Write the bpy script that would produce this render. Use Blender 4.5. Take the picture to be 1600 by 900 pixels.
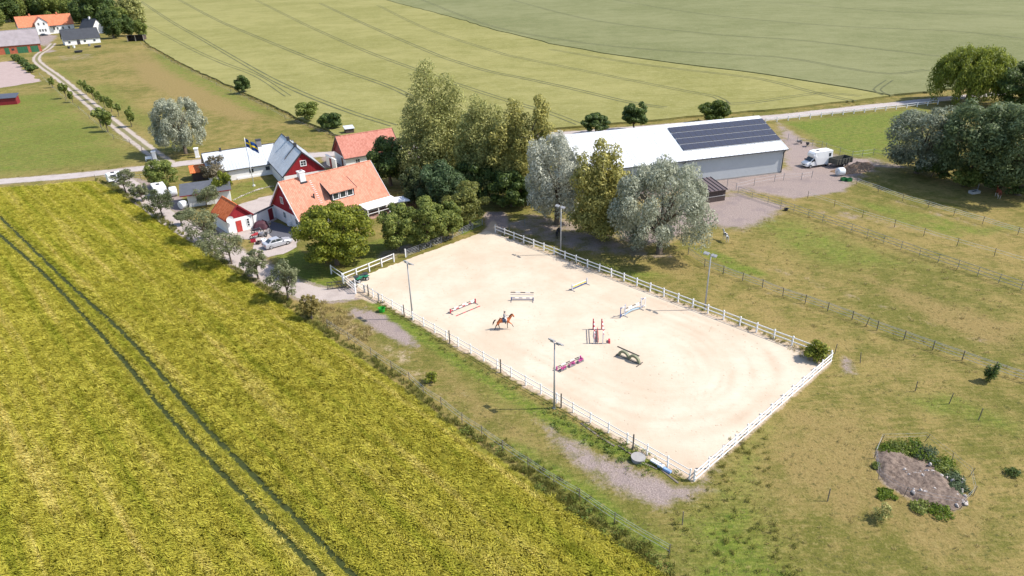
import bpy, bmesh, math, random
import numpy as np
from mathutils import Vector, Matrix, Euler
from mathutils.geometry import tessellate_polygon

for _o in list(bpy.data.objects):
    bpy.data.objects.remove(_o)
scene = bpy.context.scene
COL = scene.collection
R = math.radians

# ---------------------------------------------------------------- camera
CAM_H, FPX, PITCH, ROLL = 43.0, 1067.0, R(26.54), R(1.52)
cam = bpy.data.cameras.new('camera')
cam.sensor_width = 36.0
cam.lens = FPX / 1600 * 36.0
cam.clip_start, cam.clip_end = 0.5, 8000.0
camera = bpy.data.objects.new('camera', cam)
COL.objects.link(camera)
_r, _u, _f = Vector((1, 0, 0)), Vector((0, math.sin(PITCH), math.cos(PITCH))), Vector((0, math.cos(PITCH), -math.sin(PITCH)))
_ex = _r * math.cos(ROLL) - _u * math.sin(ROLL)
_ey = _r * math.sin(ROLL) + _u * math.cos(ROLL)
_m = Matrix((_ex, _ey, -_f)).transposed().to_4x4()
_m.translation = (0, 0, CAM_H)
camera.matrix_world = _m
scene.camera = camera

# ---------------------------------------------------------------- light
SUN_AZ, SUN_EL = R(-0.5), R(49.5)           # azimuth from +X towards +Y
world = bpy.data.worlds.new('World')
scene.world = world
world.use_nodes = True
wn = world.node_tree
sky = wn.nodes.new('ShaderNodeTexSky')
sky.sky_type = 'NISHITA'
sky.sun_disc = False
sky.sun_elevation = SUN_EL
sky.sun_rotation = R(90) - SUN_AZ
bg = wn.nodes['Background']
bg.inputs['Strength'].default_value = 0.15
wn.links.new(sky.outputs[0], bg.inputs['Color'])
sl = bpy.data.lights.new('sun', 'SUN')
sl.energy = 4.3
sl.angle = R(0.53)
sl.color = (1.0, 0.95, 0.87)
sun = bpy.data.objects.new('sun', sl)
COL.objects.link(sun)
_sd = Vector((math.cos(SUN_AZ) * math.cos(SUN_EL), math.sin(SUN_AZ) * math.cos(SUN_EL), math.sin(SUN_EL)))
sun.rotation_euler = _sd.to_track_quat('Z', 'Y').to_euler()
sun.location = (60, 60, 90)
vs = scene.view_settings
vs.view_transform = 'Standard'
vs.look = 'None'
vs.gamma = 1.0
vs.exposure = 0.68
vs.use_curve_mapping = False

# ---------------------------------------------------------------- helpers
rng = np.random.default_rng(7)
random.seed(7)

def P(px, py, z=0.0):
    """photo pixel -> point on the plane at height z"""
    x, y = px - 800.0, py - 450.0
    cr, sr = math.cos(ROLL), math.sin(ROLL)
    x, y = cr * x - sr * y, sr * x + cr * y
    r, u = x / FPX, -y / FPX
    c, s = math.cos(PITCH), math.sin(PITCH)
    vx, vy, vz = r, c + u * s, -s + u * c
    t = (z - CAM_H) / vz
    return Vector((vx * t, vy * t, z))

def PL(pts, z=0.0):
    return [P(a, b, z) for a, b in pts]

def tag(o, label=None, cat=None, group=None, kind=None):
    if label: o['label'] = label
    if cat: o['category'] = cat
    if group: o['group'] = group
    if kind: o['kind'] = kind
    return o

def empty(name, loc=(0, 0, 0), rz=0.0, label=None, cat=None, group=None):
    o = bpy.data.objects.new(name, None)
    o.empty_display_size = 0.5
    o.location = loc
    o.rotation_euler = (0, 0, rz)
    COL.objects.link(o)
    return tag(o, label, cat, group)

def link(name, mesh, parent=None, loc=None, rot=None, scale=None):
    o = bpy.data.objects.new(name, mesh)
    COL.objects.link(o)
    if parent is not None: o.parent = parent
    if loc is not None: o.location = loc
    if rot is not None: o.rotation_euler = rot
    if scale is not None: o.scale = scale
    return o

def copy_tree(o, parent=None):
    c = o.copy()
    COL.objects.link(c)
    c.parent = parent
    for ch in list(o.children):
        copy_tree(ch, c)
    return c

class MB:
    """collects simple solids and links them as one mesh object"""
    def __init__(s): s.v = []; s.f = []; s.mi = []; s.m = 0
    def add(s, vs_, fs):
        b = len(s.v)
        s.v += [tuple(q) for q in vs_]
        s.f += [tuple(i + b for i in q) for q in fs]
        s.mi += [s.m] * len(fs)
        return s
    def box(s, x0, x1, y0, y1, z0, z1):
        return s.add([(x0, y0, z0), (x1, y0, z0), (x1, y1, z0), (x0, y1, z0), (x0, y0, z1), (x1, y0, z1), (x1, y1, z1), (x0, y1, z1)],
                     [(0, 3, 2, 1), (4, 5, 6, 7), (0, 1, 5, 4), (1, 2, 6, 5), (2, 3, 7, 6), (3, 0, 4, 7)])
    def bar(s, a, b, w, h, up=(0, 0, 1)):
        a, b = Vector(a), Vector(b)
        d = (b - a).normalized()
        u = Vector(up)
        if abs(d.dot(u)) > 0.98: u = Vector((1, 0, 0))
        sd = d.cross(u).normalized(); u = sd.cross(d).normalized()
        sd *= w / 2; u *= h / 2
        return s.add([a - sd - u, a + sd - u, a + sd + u, a - sd + u, b - sd - u, b + sd - u, b + sd + u, b - sd + u],
                     [(0, 3, 2, 1), (4, 5, 6, 7), (0, 1, 5, 4), (1, 2, 6, 5), (2, 3, 7, 6), (3, 0, 4, 7)])
    def tube(s, pts, rad, n=8, cap=True):
        pts = [Vector(p) for p in pts]
        if not hasattr(rad, '__len__'): rad = [rad] * len(pts)
        rings = []; ref = None
        for i, p in enumerate(pts):
            d = (pts[min(i + 1, len(pts) - 1)] - pts[max(i - 1, 0)]).normalized()
            if ref is None:
                ref = Vector((1, 0, 0)) if abs(d.x) < 0.8 else Vector((0, 1, 0))
            a = d.cross(ref).normalized(); b = d.cross(a).normalized(); ref = -b if False else a.cross(d)
            rings.append([p + (a * math.cos(t) + b * math.sin(t)) * rad[i] for t in [2 * math.pi * k / n for k in range(n)]])
        vs_ = [q for r_ in rings for q in r_]
        fs = []
        for i in range(len(pts) - 1):
            for k in range(n):
                k2 = (k + 1) % n
                fs.append((i * n + k, i * n + k2, (i + 1) * n + k2, (i + 1) * n + k))
        if cap:
            fs.append(tuple(range(n))[::-1]); fs.append(tuple((len(pts) - 1) * n + k for k in range(n)))
        return s.add(vs_, fs)
    def prism(s, prof, y0, y1):
        """closed profile of (x,z), extruded along y"""
        n = len(prof)
        vs_ = [(x, y0, z) for x, z in prof] + [(x, y1, z) for x, z in prof]
        fs = [tuple(range(n)), tuple(range(2 * n - 1, n - 1, -1))]
        fs += [(i, (i + 1) % n + 0, (i + 1) % n + n, i + n)[::-1] for i in range(n)]
        return s.add(vs_, fs)
    def prismx(s, prof, x0, x1):
        n = len(prof)
        vs_ = [(x0, y, z) for y, z in prof] + [(x1, y, z) for y, z in prof]
        fs = [tuple(range(n))[::-1], tuple(range(n, 2 * n))]
        fs += [(i, (i + 1) % n, (i + 1) % n + n, i + n) for i in range(n)]
        return s.add(vs_, fs)
    def mesh(s, name, mats, smooth=False):
        me = bpy.data.meshes.new(name)
        me.from_pydata(s.v, [], s.f)
        if not isinstance(mats, (list, tuple)): mats = [mats]
        for m in mats: me.materials.append(m)
        if len(mats) > 1: me.polygons.foreach_set('material_index', s.mi)
        bm = bmesh.new(); bm.from_mesh(me); bmesh.ops.recalc_face_normals(bm, faces=bm.faces); bm.to_mesh(me); bm.free()
        if smooth: me.polygons.foreach_set('use_smooth', [True] * len(me.polygons))
        me.update()
        return me
    def build(s, name, mats, parent=None, smooth=False, **k):
        return link(name, s.mesh(name, mats, smooth), parent, **k)

def box(name, mat, parent, *d):
    return MB().box(*d).build(name, mat, parent)

def bevel(o, w=0.03, seg=2):
    m = o.modifiers.new('bevel', 'BEVEL'); m.width = w; m.segments = seg; m.limit_method = 'ANGLE'
    return o

# ---------------------------------------------------------------- materials
MATS = {}
class NT:
    """tiny node-tree writer"""
    def __init__(s, name):
        s.mat = bpy.data.materials.new(name); s.mat.use_nodes = True
        s.t = s.mat.node_tree; s.n = s.t.nodes; s.b = s.n['Principled BSDF']; s.out = s.n['Material Output']
    def new(s, t, **k):
        n = s.n.new(t)
        for a, v in k.items(): setattr(n, a, v)
        return n
    def put(s, sock, v):
        if v is None: return
        if isinstance(v, bpy.types.NodeSocket): s.t.links.new(v, sock)
        else: sock.default_value = v
    def pos(s): return s.new('ShaderNodeNewGeometry').outputs['Position']
    def obj(s): return s.new('ShaderNodeTexCoord').outputs['Object']
    def mapping(s, vec, scale=(1, 1, 1), rot=(0, 0, 0)):
        n = s.new('ShaderNodeMapping'); s.put(n.inputs['Vector'], vec); n.inputs['Scale'].default_value = scale; n.inputs['Rotation'].default_value = rot
        return n.outputs[0]
    def noise(s, vec, scale, detail=4, rough=0.55, dist=0.0):
        n = s.new('ShaderNodeTexNoise'); s.put(n.inputs['Vector'], vec); n.inputs['Scale'].default_value = scale
        n.inputs['Detail'].default_value = detail; n.inputs['Roughness'].default_value = rough; n.inputs['Distortion'].default_value = dist
        return n.outputs['Fac']
    def math(s, op, a, b=None, clamp=False):
        n = s.new('ShaderNodeMath', operation=op); n.use_clamp = clamp; s.put(n.inputs[0], a)
        if b is not None: s.put(n.inputs[1], b)
        return n.outputs[0]
    def ramp(s, fac, lo, hi):
        n = s.new('ShaderNodeMapRange'); n.interpolation_type = 'SMOOTHSTEP'; s.put(n.inputs['Value'], fac)
        n.inputs['From Min'].default_value = lo; n.inputs['From Max'].default_value = hi
        return n.outputs['Result']
    def mix(s, fac, a, b, mode='MIX'):
        n = s.new('ShaderNodeMix', data_type='RGBA', blend_type=mode)
        s.put(n.inputs['Factor'], fac)
        for i, v in ((6, a), (7, b)):
            if isinstance(v, tuple) and len(v) == 3: v = (*v, 1)
            s.put(n.inputs[i], v)
        return n.outputs[2]
    def attr(s, name): return s.new('ShaderNodeAttribute', attribute_name=name).outputs['Fac']
    def bump(s, h, strength=0.3, dist=0.05):
        n = s.new('ShaderNodeBump'); s.put(n.inputs['Height'], h); n.inputs['Strength'].default_value = strength; n.inputs['Distance'].default_value = dist
        s.t.links.new(n.outputs[0], s.b.inputs['Normal'])
    def color(s, c): s.put(s.b.inputs['Base Color'], (*c, 1) if isinstance(c, tuple) and len(c) == 3 else c)
    def set(s, rough=0.8, metal=0.0, spec=0.3):
        s.b.inputs['Roughness'].default_value = rough; s.b.inputs['Metallic'].default_value = metal
        s.b.inputs['Specular IOR Level'].default_value = spec
        return s

def dull(c, k): return tuple(x * k for x in c)

def mat(name, c, rough=0.7, metal=0.0, var=0.18, scale=2.5, spec=0.3, dirt=0.0, bump=0.0):
    """painted / plain surface with worn, uneven colour"""
    if name in MATS: return MATS[name]
    t = NT(name).set(rough, metal, spec)
    p = t.pos()
    n1 = t.noise(p, scale, 5, 0.6)
    col = t.mix(t.ramp(n1, 0.25, 0.75), dull(c, 1 - var), dull(c, 1 + var * 0.7))
    if dirt:
        n2 = t.noise(t.mapping(p, (1, 1, 0.25)), scale * 0.6, 6, 0.7)
        col = t.mix(t.math('MULTIPLY', t.ramp(n2, 0.5, 0.8), dirt), col, (0.13, 0.11, 0.085))
    t.color(col)
    if bump: t.bump(t.noise(p, scale * 6, 4), bump, 0.02)
    MATS[name] = t.mat
    return t.mat

def glass_mat():
    if 'glass' in MATS: return MATS['glass']
    t = NT('window_glass').set(0.08, 0.0, 0.6)
    t.color((0.035, 0.045, 0.05))
    MATS['glass'] = t.mat
    return t.mat

def foliage(name, dark, light, hue=0.25, trans=0.38, rough=0.55, big=0.6):
    if name in MATS: return MATS[name]
    t = NT(name).set(rough, 0, 0.25)
    g = t.new('ShaderNodeNewGeometry')
    n1 = t.noise(g.outputs['Position'], big, 3)
    f = t.math('ADD', t.math('MULTIPLY', g.outputs['Random Per Island'], 0.55), t.math('MULTIPLY', n1, 0.6))
    col = t.mix(t.ramp(f, 0.25, 0.95), dark, light)
    t.color(col)
    tr = t.new('ShaderNodeBsdfTranslucent')
    t.put(tr.inputs['Color'], t.mix(0.5, col, tuple(min(1, x * 1.5) for x in light)))
    ms = t.new('ShaderNodeMixShader'); ms.inputs[0].default_value = trans
    t.t.links.new(t.b.outputs[0], ms.inputs[1]); t.t.links.new(tr.outputs[0], ms.inputs[2])
    t.t.links.new(ms.outputs[0], t.out.inputs['Surface'])
    MATS[name] = t.mat
    return t.mat
# ================================================================ the setting
def poly_sd(X, Y, poly):
    """signed distance (positive inside) of points to a polygon"""
    px = np.array([p[0] for p in poly]); py = np.array([p[1] for p in poly])
    d = np.full(X.shape, 1e9); inside = np.zeros(X.shape, bool)
    n = len(px)
    for i in range(n):
        x0, y0, x1, y1 = px[i], py[i], px[(i + 1) % n], py[(i + 1) % n]
        ex, ey = x1 - x0, y1 - y0
        t = np.clip(((X - x0) * ex + (Y - y0) * ey) / (ex * ex + ey * ey + 1e-9), 0, 1)
        d = np.minimum(d, np.hypot(X - x0 - t * ex, Y - y0 - t * ey))
        c = ((y0 > Y) != (y1 > Y)) & (X < (x1 - x0) * (Y - y0) / (y1 - y0 + 1e-12) + x0)
        inside ^= c
    return np.where(inside, d, -d)

def line_d(X, Y, pts):
    d = np.full(X.shape, 1e9)
    for a, b in zip(pts[:-1], pts[1:]):
        ex, ey = b[0] - a[0], b[1] - a[1]
        t = np.clip(((X - a[0]) * ex + (Y - a[1]) * ey) / (ex * ex + ey * ey + 1e-9), 0, 1)
        d = np.minimum(d, np.hypot(X - a[0] - t * ex, Y - a[1] - t * ey))
    return d

def spline(pts, step):
    """Catmull-Rom through 2D points, resampled"""
    pts = [Vector((p[0], p[1])) for p in pts]
    q = [pts[0] * 2 - pts[1]] + pts + [pts[-1] * 2 - pts[-2]]
    out = []
    for i in range(1, len(q) - 2):
        n = max(2, int((q[i + 1] - q[i]).length / step))
        for k in range(n):
            t = k / n
            a, b, c, d = q[i - 1], q[i], q[i + 1], q[i + 2]
            out.append(0.5 * ((2 * b) + (c - a) * t + (2 * a - 5 * b + 4 * c - d) * t * t + (3 * b - a - 3 * c + d) * t ** 3))
    out.append(pts[-1])
    return out

# -- arena frame: origin at the corner nearest the camera, u along the short side, v along the long side
AR_A, AR_B, AR_C, AR_D = P(1081, 748), P(1291, 566), P(764, 358), P(550, 441)
AU = (AR_B - AR_A); AR_W = 0.5 * (AU.length + (AR_C - AR_D).length); AU.normalize()
AV = Vector((-AU.y, AU.x, 0)); AR_L = 0.5 * ((AR_D - AR_A).dot(AV) + (AR_C - AR_B).dot(AV))
def AP(u, v, z=0.0): return AR_A + AU * u + AV * v + Vector((0, 0, z))

ROAD = spline(PL([(-260, 312), (-100, 295), (0, 284), (120, 274), (240, 261), (320, 252), (480, 243), (640, 230), (900, 208), (1195, 184), (1300, 173), (1460, 156), (1640, 138)]), 2.0)
DRIVE = spline(PL([(262, 256), (240, 240), (203, 212), (165, 182), (120, 145), (90, 120), (66, 103), (57, 93), (62, 84), (75, 76), (83, 68)]), 1.5)
TRACK = spline(PL([(182, 272), (215, 300), (262, 340), (300, 362), (345, 388), (400, 418), (450, 445), (500, 460), (556, 458)]), 1.0)
YARD = PL([(345, 345), (372, 322), (408, 308), (440, 303), (452, 330), (420, 350), (470, 375), (455, 392), (420, 402), (395, 395), (400, 372), (350, 372), (330, 350)])
FIELD_EDGE = [(148, 283), (190, 303), (232, 334), (300, 380), (352, 414), (420, 460), (510, 523), (600, 583), (640, 611), (700, 657), (760, 702), (830, 752), (900, 799), (980, 852), (1040, 896), (1120, 955)]
BARLEY = PL([(-420, 345), (-60, 301), (0, 294)] + FIELD_EDGE + [(1150, 985), (900, 1010), (300, 1010), (-300, 985), (-420, 800)])

# -- ground: one sheet, fine in the middle, out to the horizon
def axis(lo, hi, fine_lo, fine_hi, step, grow=1.16, cap=400):
    a = list(np.arange(fine_lo, fine_hi, step)); s = step
    while a[-1] < hi: s = min(s * grow, cap); a.append(a[-1] + s)
    s = step; pre = []
    x = fine_lo
    while x > lo: s = min(s * grow, cap); x -= s; pre.append(x)
    return np.array(pre[::-1] + a)
gx = axis(-3000, 3000, -100, 100, 0.75)
gy = np.concatenate([axis(-1500, 22, 20, 22, 0.75)[:-3], axis(20, 210, 20, 175, 0.75, 1.06, 1.6)])
gy = np.concatenate([gy[:-1], axis(gy[-1], 4500, gy[-1], 470, 2.2, 1.2)])
gxl = np.arange(-320, -100, 1.8); gx = np.concatenate([gx[gx < -321], gxl, gx[gx > -100.5]])
GX, GY = np.meshgrid(gx, gy)
fx, fy = GX.ravel(), GY.ravel()

masks = {k: np.zeros(fx.shape) for k in ('dirt', 'lush', 'dry', 'sand')}
def paint(kind, poly, w=1.5, strength=1.0, px=True, line=None):
    pts = PL(poly) if px else poly
    if line is not None: sd = line - line_d(fx, fy, pts)
    else: sd = poly_sd(fx, fy, pts)
    masks[kind] = np.maximum(masks[kind], strength * np.clip(0.5 + sd / (2 * w), 0, 1))
# bare ground and gravel
paint('dirt', [(570, 478), (600, 492), (640, 520), (662, 545), (630, 540), (590, 520), (565, 500)], 1.0, 0.95)
paint('dirt', [(540, 470), (600, 500), (575, 512), (545, 492)], 1.2, 0.9)
paint('dirt', [(835, 655), (870, 672), (930, 702), (1000, 732), (1060, 752), (1085, 752), (1118, 705), (1140, 715), (1110, 765), (1095, 780), (1025, 800), (960, 770), (905, 735), (870, 705)], 2.0, .88)
paint('dirt', [(1310, 545), (1330, 560), (1345, 585), (1310, 588)], 0.9, 0.75)
paint('dirt', [(1150, 640), (1240, 590), (1250, 605), (1180, 660)], 1.2, 0.45)
paint('dirt', [(1368, 700), (1405, 700), (1450, 722), (1490, 750), (1516, 790), (1490, 800), (1440, 788), (1385, 760), (1368, 735)], 0.8, 1.0)
paint('dirt', [(1215, 190), (1248, 212), (1300, 240), (1390, 252), (1350, 275), (1330, 290), (1230, 310), (1175, 300), (1060, 300), (960, 320), (950, 280), (1220, 262)], 3.5, .97)
paint('dirt', [(1100, 305), (1160, 300), (1230, 320), (1205, 345), (1160, 360), (1100, 352), (1040, 380), (980, 385), (950, 340)], 3.0, .95)
paint('dirt', [(1150, 290), (1330, 285), (1320, 300), (1240, 310)], 1.2)
paint('dirt', [(1290, 240), (1400, 255), (1440, 265), (1330, 262)], 1.5, 0.6)
paint('dirt', [(1230, 330), (1330, 320), (1420, 350), (1500, 375), (1500, 385), (1330, 345)], 2.0, 0.42)
paint('dirt', [(1335, 290), (1440, 320), (1600, 372), (1600, 378), (1420, 325)], 1.5, 0.5)
paint('dirt', [(1150, 380), (1240, 420), (1400, 480), (1600, 552), (1600, 562), (1390, 492), (1200, 425)], 1.3, 0.42)
paint('dirt', [(1085, 410), (1180, 445), (1300, 492), (1450, 550), (1600, 605), (1600, 612), (1380, 530), (1200, 465)], 1.2, 0.42)
paint('dirt', [(775, 345), (830, 330), (900, 340), (1000, 380), (1060, 400), (1030, 412), (900, 395), (800, 370)], 3.0, 0.62)
paint('dirt', [(755, 330), (790, 330), (800, 350), (785, 366), (756, 362)], 1.0, 0.9)
paint('dirt', ROAD, 1.3, 0.75, px=False, line=3.0)
paint('dirt', DRIVE, 0.8, 0.7, px=False, line=2.2)
paint('dirt', TRACK, 0.9, 0.9, px=False, line=2.6)
paint('dirt', YARD, 1.0, 1.0, px=False)
paint('dirt', [(185, 270), (260, 290), (300, 320), (290, 350), (240, 330)], 1.2, 0.9)
paint('dirt', [(585, 395), (640, 378), (655, 390), (590, 415)], 1.5, 0.7)
paint('dirt', [(62, 84), (92, 56), (62, 50), (55, 68), (90, 80)], 3.0, 0.95)
paint('dirt', [(80, 88), (150, 82), (150, 92), (90, 96)], 3.0, 0.45)
paint('dirt', [(500, 240), (540, 248), (545, 265), (505, 262)], 1.0, 0.9)
paint('dirt', [(630, 228), (690, 225), (690, 245), (640, 250)], 1.5, 0.9)
paint('sand', [(500, 478), (560, 498), (600, 520), (660, 560), (720, 620), (800, 690), (780, 694), (700, 640), (620, 580), (540, 520)], 2.2, 0.46)
paint('dirt', [(560, 500), (640, 540), (700, 590), (760, 640), (720, 620), (640, 565)], 2.0, 0.5)
# spilled arena sand
paint('sand', [(752, 362), (772, 340), (786, 366), (800, 380), (740, 380)], 0.6, 0.9)
paint('sand', [(540, 432), (576, 428), (600, 455), (585, 475), (540, 460)], 0.7, 0.9)
paint('sand', [AP(-.7, -.7), AP(AR_W + .9, -.7), AP(AR_W + .9, AR_L), AP(-.7, AR_L)], 0.4, 0.75, px=False)
# greener patches
paint('lush', [(560, 462), (600, 478), (660, 512), (700, 545), (760, 585), (830, 625), (930, 680), (1000, 705), (1070, 735), (1040, 742), (960, 715), (900, 690), (850, 660), (770, 610), (690, 560), (600, 500)], 1.0, 0.95)
paint('lush', [(1060, 800), (1110, 770), (1150, 690), (1200, 650), (1215, 670), (1180, 740), (1240, 860), (1300, 960), (1050, 960), (1040, 860)], 4.0, 0.72)
paint('lush', [(820, 690), (900, 735), (980, 790), (1060, 850), (1050, 890), (950, 830), (860, 760), (760, 680)], 1.5, 0.8)
paint('lush', [(690, 570), (760, 600), (840, 650), (880, 700), (820, 690), (740, 630)], 2.5, 0.5)
paint('lush', [(1150, 340), (1240, 335), (1380, 390), (1470, 420), (1300, 425), (1210, 390)], 4.0, 0.6)
paint('lush', [(1060, 380), (1120, 390), (1230, 440), (1150, 430)], 1.3, 0.7)
paint('lush', [(1310, 305), (1400, 320), (1520, 350), (1600, 350), (1600, 362), (1500, 375), (1400, 350)], 2.0, 0.6)
paint('lush', [(1210, 190), (1450, 165), (1470, 180), (1390, 250), (1320, 248)], 4.0, 0.72)
paint('lush', [(1225, 192), (1290, 188), (1300, 205), (1260, 208)], 3.0, 1.0)
paint('lush', [(1380, 620), (1480, 610), (1600, 660), (1600, 690), (1470, 650)], 1.5, 0.62)
paint('lush', [(1300, 590), (1380, 560), (1350, 600), (1320, 605)], 1.5, 0.4)
paint('lush', [(900, 395), (1000, 420), (1080, 430), (1000, 445), (930, 430), (860, 400)], 1.5, 0.55)
paint('lush', [(0, 150), (100, 140), (200, 210), (230, 250), (0, 282), (-200, 290), (-200, 180)], 8.0, 0.62)
paint('lush', [(130, 140), (190, 185), (260, 240), (310, 235), (230, 170), (170, 125)], 4.0, 0.55)
paint('lush', [(80, 95), (120, 120), (180, 170), (160, 165), (90, 115)], 3.0, 0.7)
paint('lush', [(225, 75), (260, 85), (390, 150), (480, 200), (380, 175), (250, 110)], 4.0, 0.6)
paint('lush', [(345, 300), (372, 285), (430, 278), (440, 300), (395, 305), (352, 325)], 0.8, 0.55)
paint('lush', [(420, 395), (460, 385), (540, 425), (525, 450), (470, 455)], 0.8, 0.7)
paint('lush', [(720, 345), (752, 340), (758, 355), (720, 368)], 0.8, 0.9)
paint('lush', [(520, 390), (600, 370), (640, 345), (700, 350), (640, 395), (540, 425)], 1.0, 0.6)
# parched patches
paint('dry', [(200, 100), (260, 95), (360, 140), (420, 180), (380, 195), (300, 170), (215, 130)], 5.0, 0.95)
paint('dry', [(150, 85), (230, 80), (280, 100), (200, 110)], 5.0, 0.6)
paint('dry', [(1100, 430), (1250, 500), (1400, 560), (1560, 640), (1400, 590), (1180, 500)], 2.5, 0.6)
paint('dry', [(1200, 620), (1350, 640), (1560, 760), (1600, 900), (1400, 870), (1150, 760)], 4.0, 0.7)
paint('dry', [(650, 560), (720, 590), (800, 650), (900, 740), (840, 715), (740, 650)], 1.5, 0.8)
paint('dry', [(490, 470), (520, 480), (580, 530), (640, 590), (600, 575), (520, 515)], 1.5, 0.9)
paint('dry', [(1330, 425), (1480, 470), (1600, 510), (1600, 560), (1450, 505)], 2.0, 0.85)
paint('dry', [(1060, 400), (1140, 430), (1060, 440), (1000, 420)], 2.0, 0.6)
hz = 0.03 * np.sin(fx * 0.31 + 1.1) * np.sin(fy * 0.27) + 0.02 * np.sin(fx * 0.83 + fy * 0.6)
hz = np.minimum(hz * (np.hypot(fx, fy) < 260), 0.0) - 0.004
nx, ny = len(gx), len(gy)
ii = np.arange(nx * ny).reshape(ny, nx)
quads = np.stack([ii[:-1, :-1].ravel(), ii[:-1, 1:].ravel(), ii[1:, 1:].ravel(), ii[1:, :-1].ravel()], 1)
def np_mesh(name, verts, faces, mats, attrs=None, smooth=False):
    me = bpy.data.meshes.new(name)
    verts = np.asarray(verts, np.float32); faces = np.asarray(faces, np.int32)
    k = faces.shape[1] if len(faces) else 4
    me.vertices.add(len(verts)); me.vertices.foreach_set('co', verts.ravel())
    if len(faces):
        me.loops.add(faces.size); me.loops.foreach_set('vertex_index', faces.ravel())
        me.polygons.add(len(faces)); me.polygons.foreach_set('loop_start', np.arange(0, faces.size, k, dtype=np.int32))
        if smooth: me.polygons.foreach_set('use_smooth', np.ones(len(faces), bool))
    for m in (mats if isinstance(mats, (list, tuple)) else [mats]): me.materials.append(m)
    for a, v in (attrs or {}).items():
        v = np.asarray(v)
        at = me.attributes.new(a, 'FLOAT', 'POINT'); at.data.foreach_set('value', v.astype(np.float32).ravel())
    me.update(calc_edges=True)
    return me

def grass_nodes(t, p):
    """pasture colours: straw, olive and green mottled at several sizes"""
    n_big = t.noise(p, 0.045, 4, 0.6)
    n_mid = t.noise(p, 0.35, 5, 0.62)
    n_fine = t.noise(p, 3.2, 5, 0.72)
    n_streak = t.noise(t.mapping(p, (0.5, 2.4, 1), (0, 0, R(-38))), 1.1, 5, 0.68)
    f = t.math('ADD', t.math('MULTIPLY', n_big, 0.35), t.math('ADD', t.math('MULTIPLY', n_mid, 0.35), t.math('MULTIPLY', n_streak, 0.3)))
    col = t.mix(t.ramp(f, 0.42, 0.58), (0.112, 0.11, 0.021), (0.25, 0.186, 0.064))
    return col, n_mid, n_fine, n_streak

def ground_mat():
    t = NT('pasture').set(0.95, 0, 0.1)
    p = t.pos()
    col, n_mid, n_fine, n_st = grass_nodes(t, p)
    jit = t.math('SUBTRACT', t.math('ADD', t.math('MULTIPLY', n_mid, 0.9), t.math('MULTIPLY', n_fine, 0.5)), 0.7)
    dry = t.ramp(t.math('ADD', t.attr('dry'), t.math('MULTIPLY', jit, 1.1)), 0.25, 0.95)
    col = t.mix(dry, col, t.mix(n_fine, (0.18, 0.13, 0.042), (0.27, 0.195, 0.078)))
    lush = t.ramp(t.math('ADD', t.attr('lush'), t.math('MULTIPLY', jit, 1.3)), 0.25, 0.85)
    col = t.mix(lush, col, t.mix(t.ramp(n_st, 0.3, 0.7), (0.065, 0.105, 0.012), (0.16, 0.192, 0.026)))
    # pale straw flecks and dark tuft shadows
    n_t = t.noise(p, 1.6, 6, 0.75)
    n_g = t.noise(p, 5.5, 4, 0.8)
    col = t.mix(t.math('MULTIPLY', t.ramp(n_t, 0.52, 0.66), 0.5), col, (0.28, 0.225, 0.088))
    col = t.mix(t.math('MULTIPLY', t.ramp(n_t, 0.47, 0.34), 0.75), col, (0.06, 0.064, 0.02))
    col = t.mix(t.math('MULTIPLY', t.ramp(n_g, 0.52, 0.68), 0.45), col, (0.28, 0.23, 0.095))
    col = t.mix(t.math('MULTIPLY', t.ramp(n_g, 0.48, 0.34), 0.6), col, (0.06, 0.06, 0.018))
    dirt = t.ramp(t.math('ADD', t.attr('dirt'), t.math('MULTIPLY', jit, 1.2)), 0.36, 0.8)
    grav = t.mix(t.ramp(t.noise(p, 7.0, 5, 0.7), 0.25, 0.75), (0.17, 0.13, 0.115), (0.36, 0.29, 0.26))
    grav = t.mix(t.math('MULTIPLY', t.ramp(t.noise(p, 0.25, 3), 0.5, 0.7), 0.6), grav, (0.20, 0.16, 0.155))
    col = t.mix(dirt, col, grav)
    sand = t.ramp(t.math('ADD', t.attr('sand'), t.math('MULTIPLY', jit, 0.9)), 0.35, 0.7)
    col = t.mix(sand, col, t.mix(n_fine, (0.36, 0.27, 0.19), (0.50, 0.40, 0.30)))
    t.color(col)
    t.bump(t.math('ADD', t.math('MULTIPLY', n_fine, 0.6), t.math('MULTIPLY', n_t, 0.6)), 0.75, 0.18)
    return t.mat

M_GROUND = ground_mat()
ground = link('ground', np_mesh('ground', np.stack([fx, fy, hz], 1), quads, M_GROUND, masks, True))
tag(ground, 'dry olive pasture ground around the riding arena and farm', 'ground', kind='structure')

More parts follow.
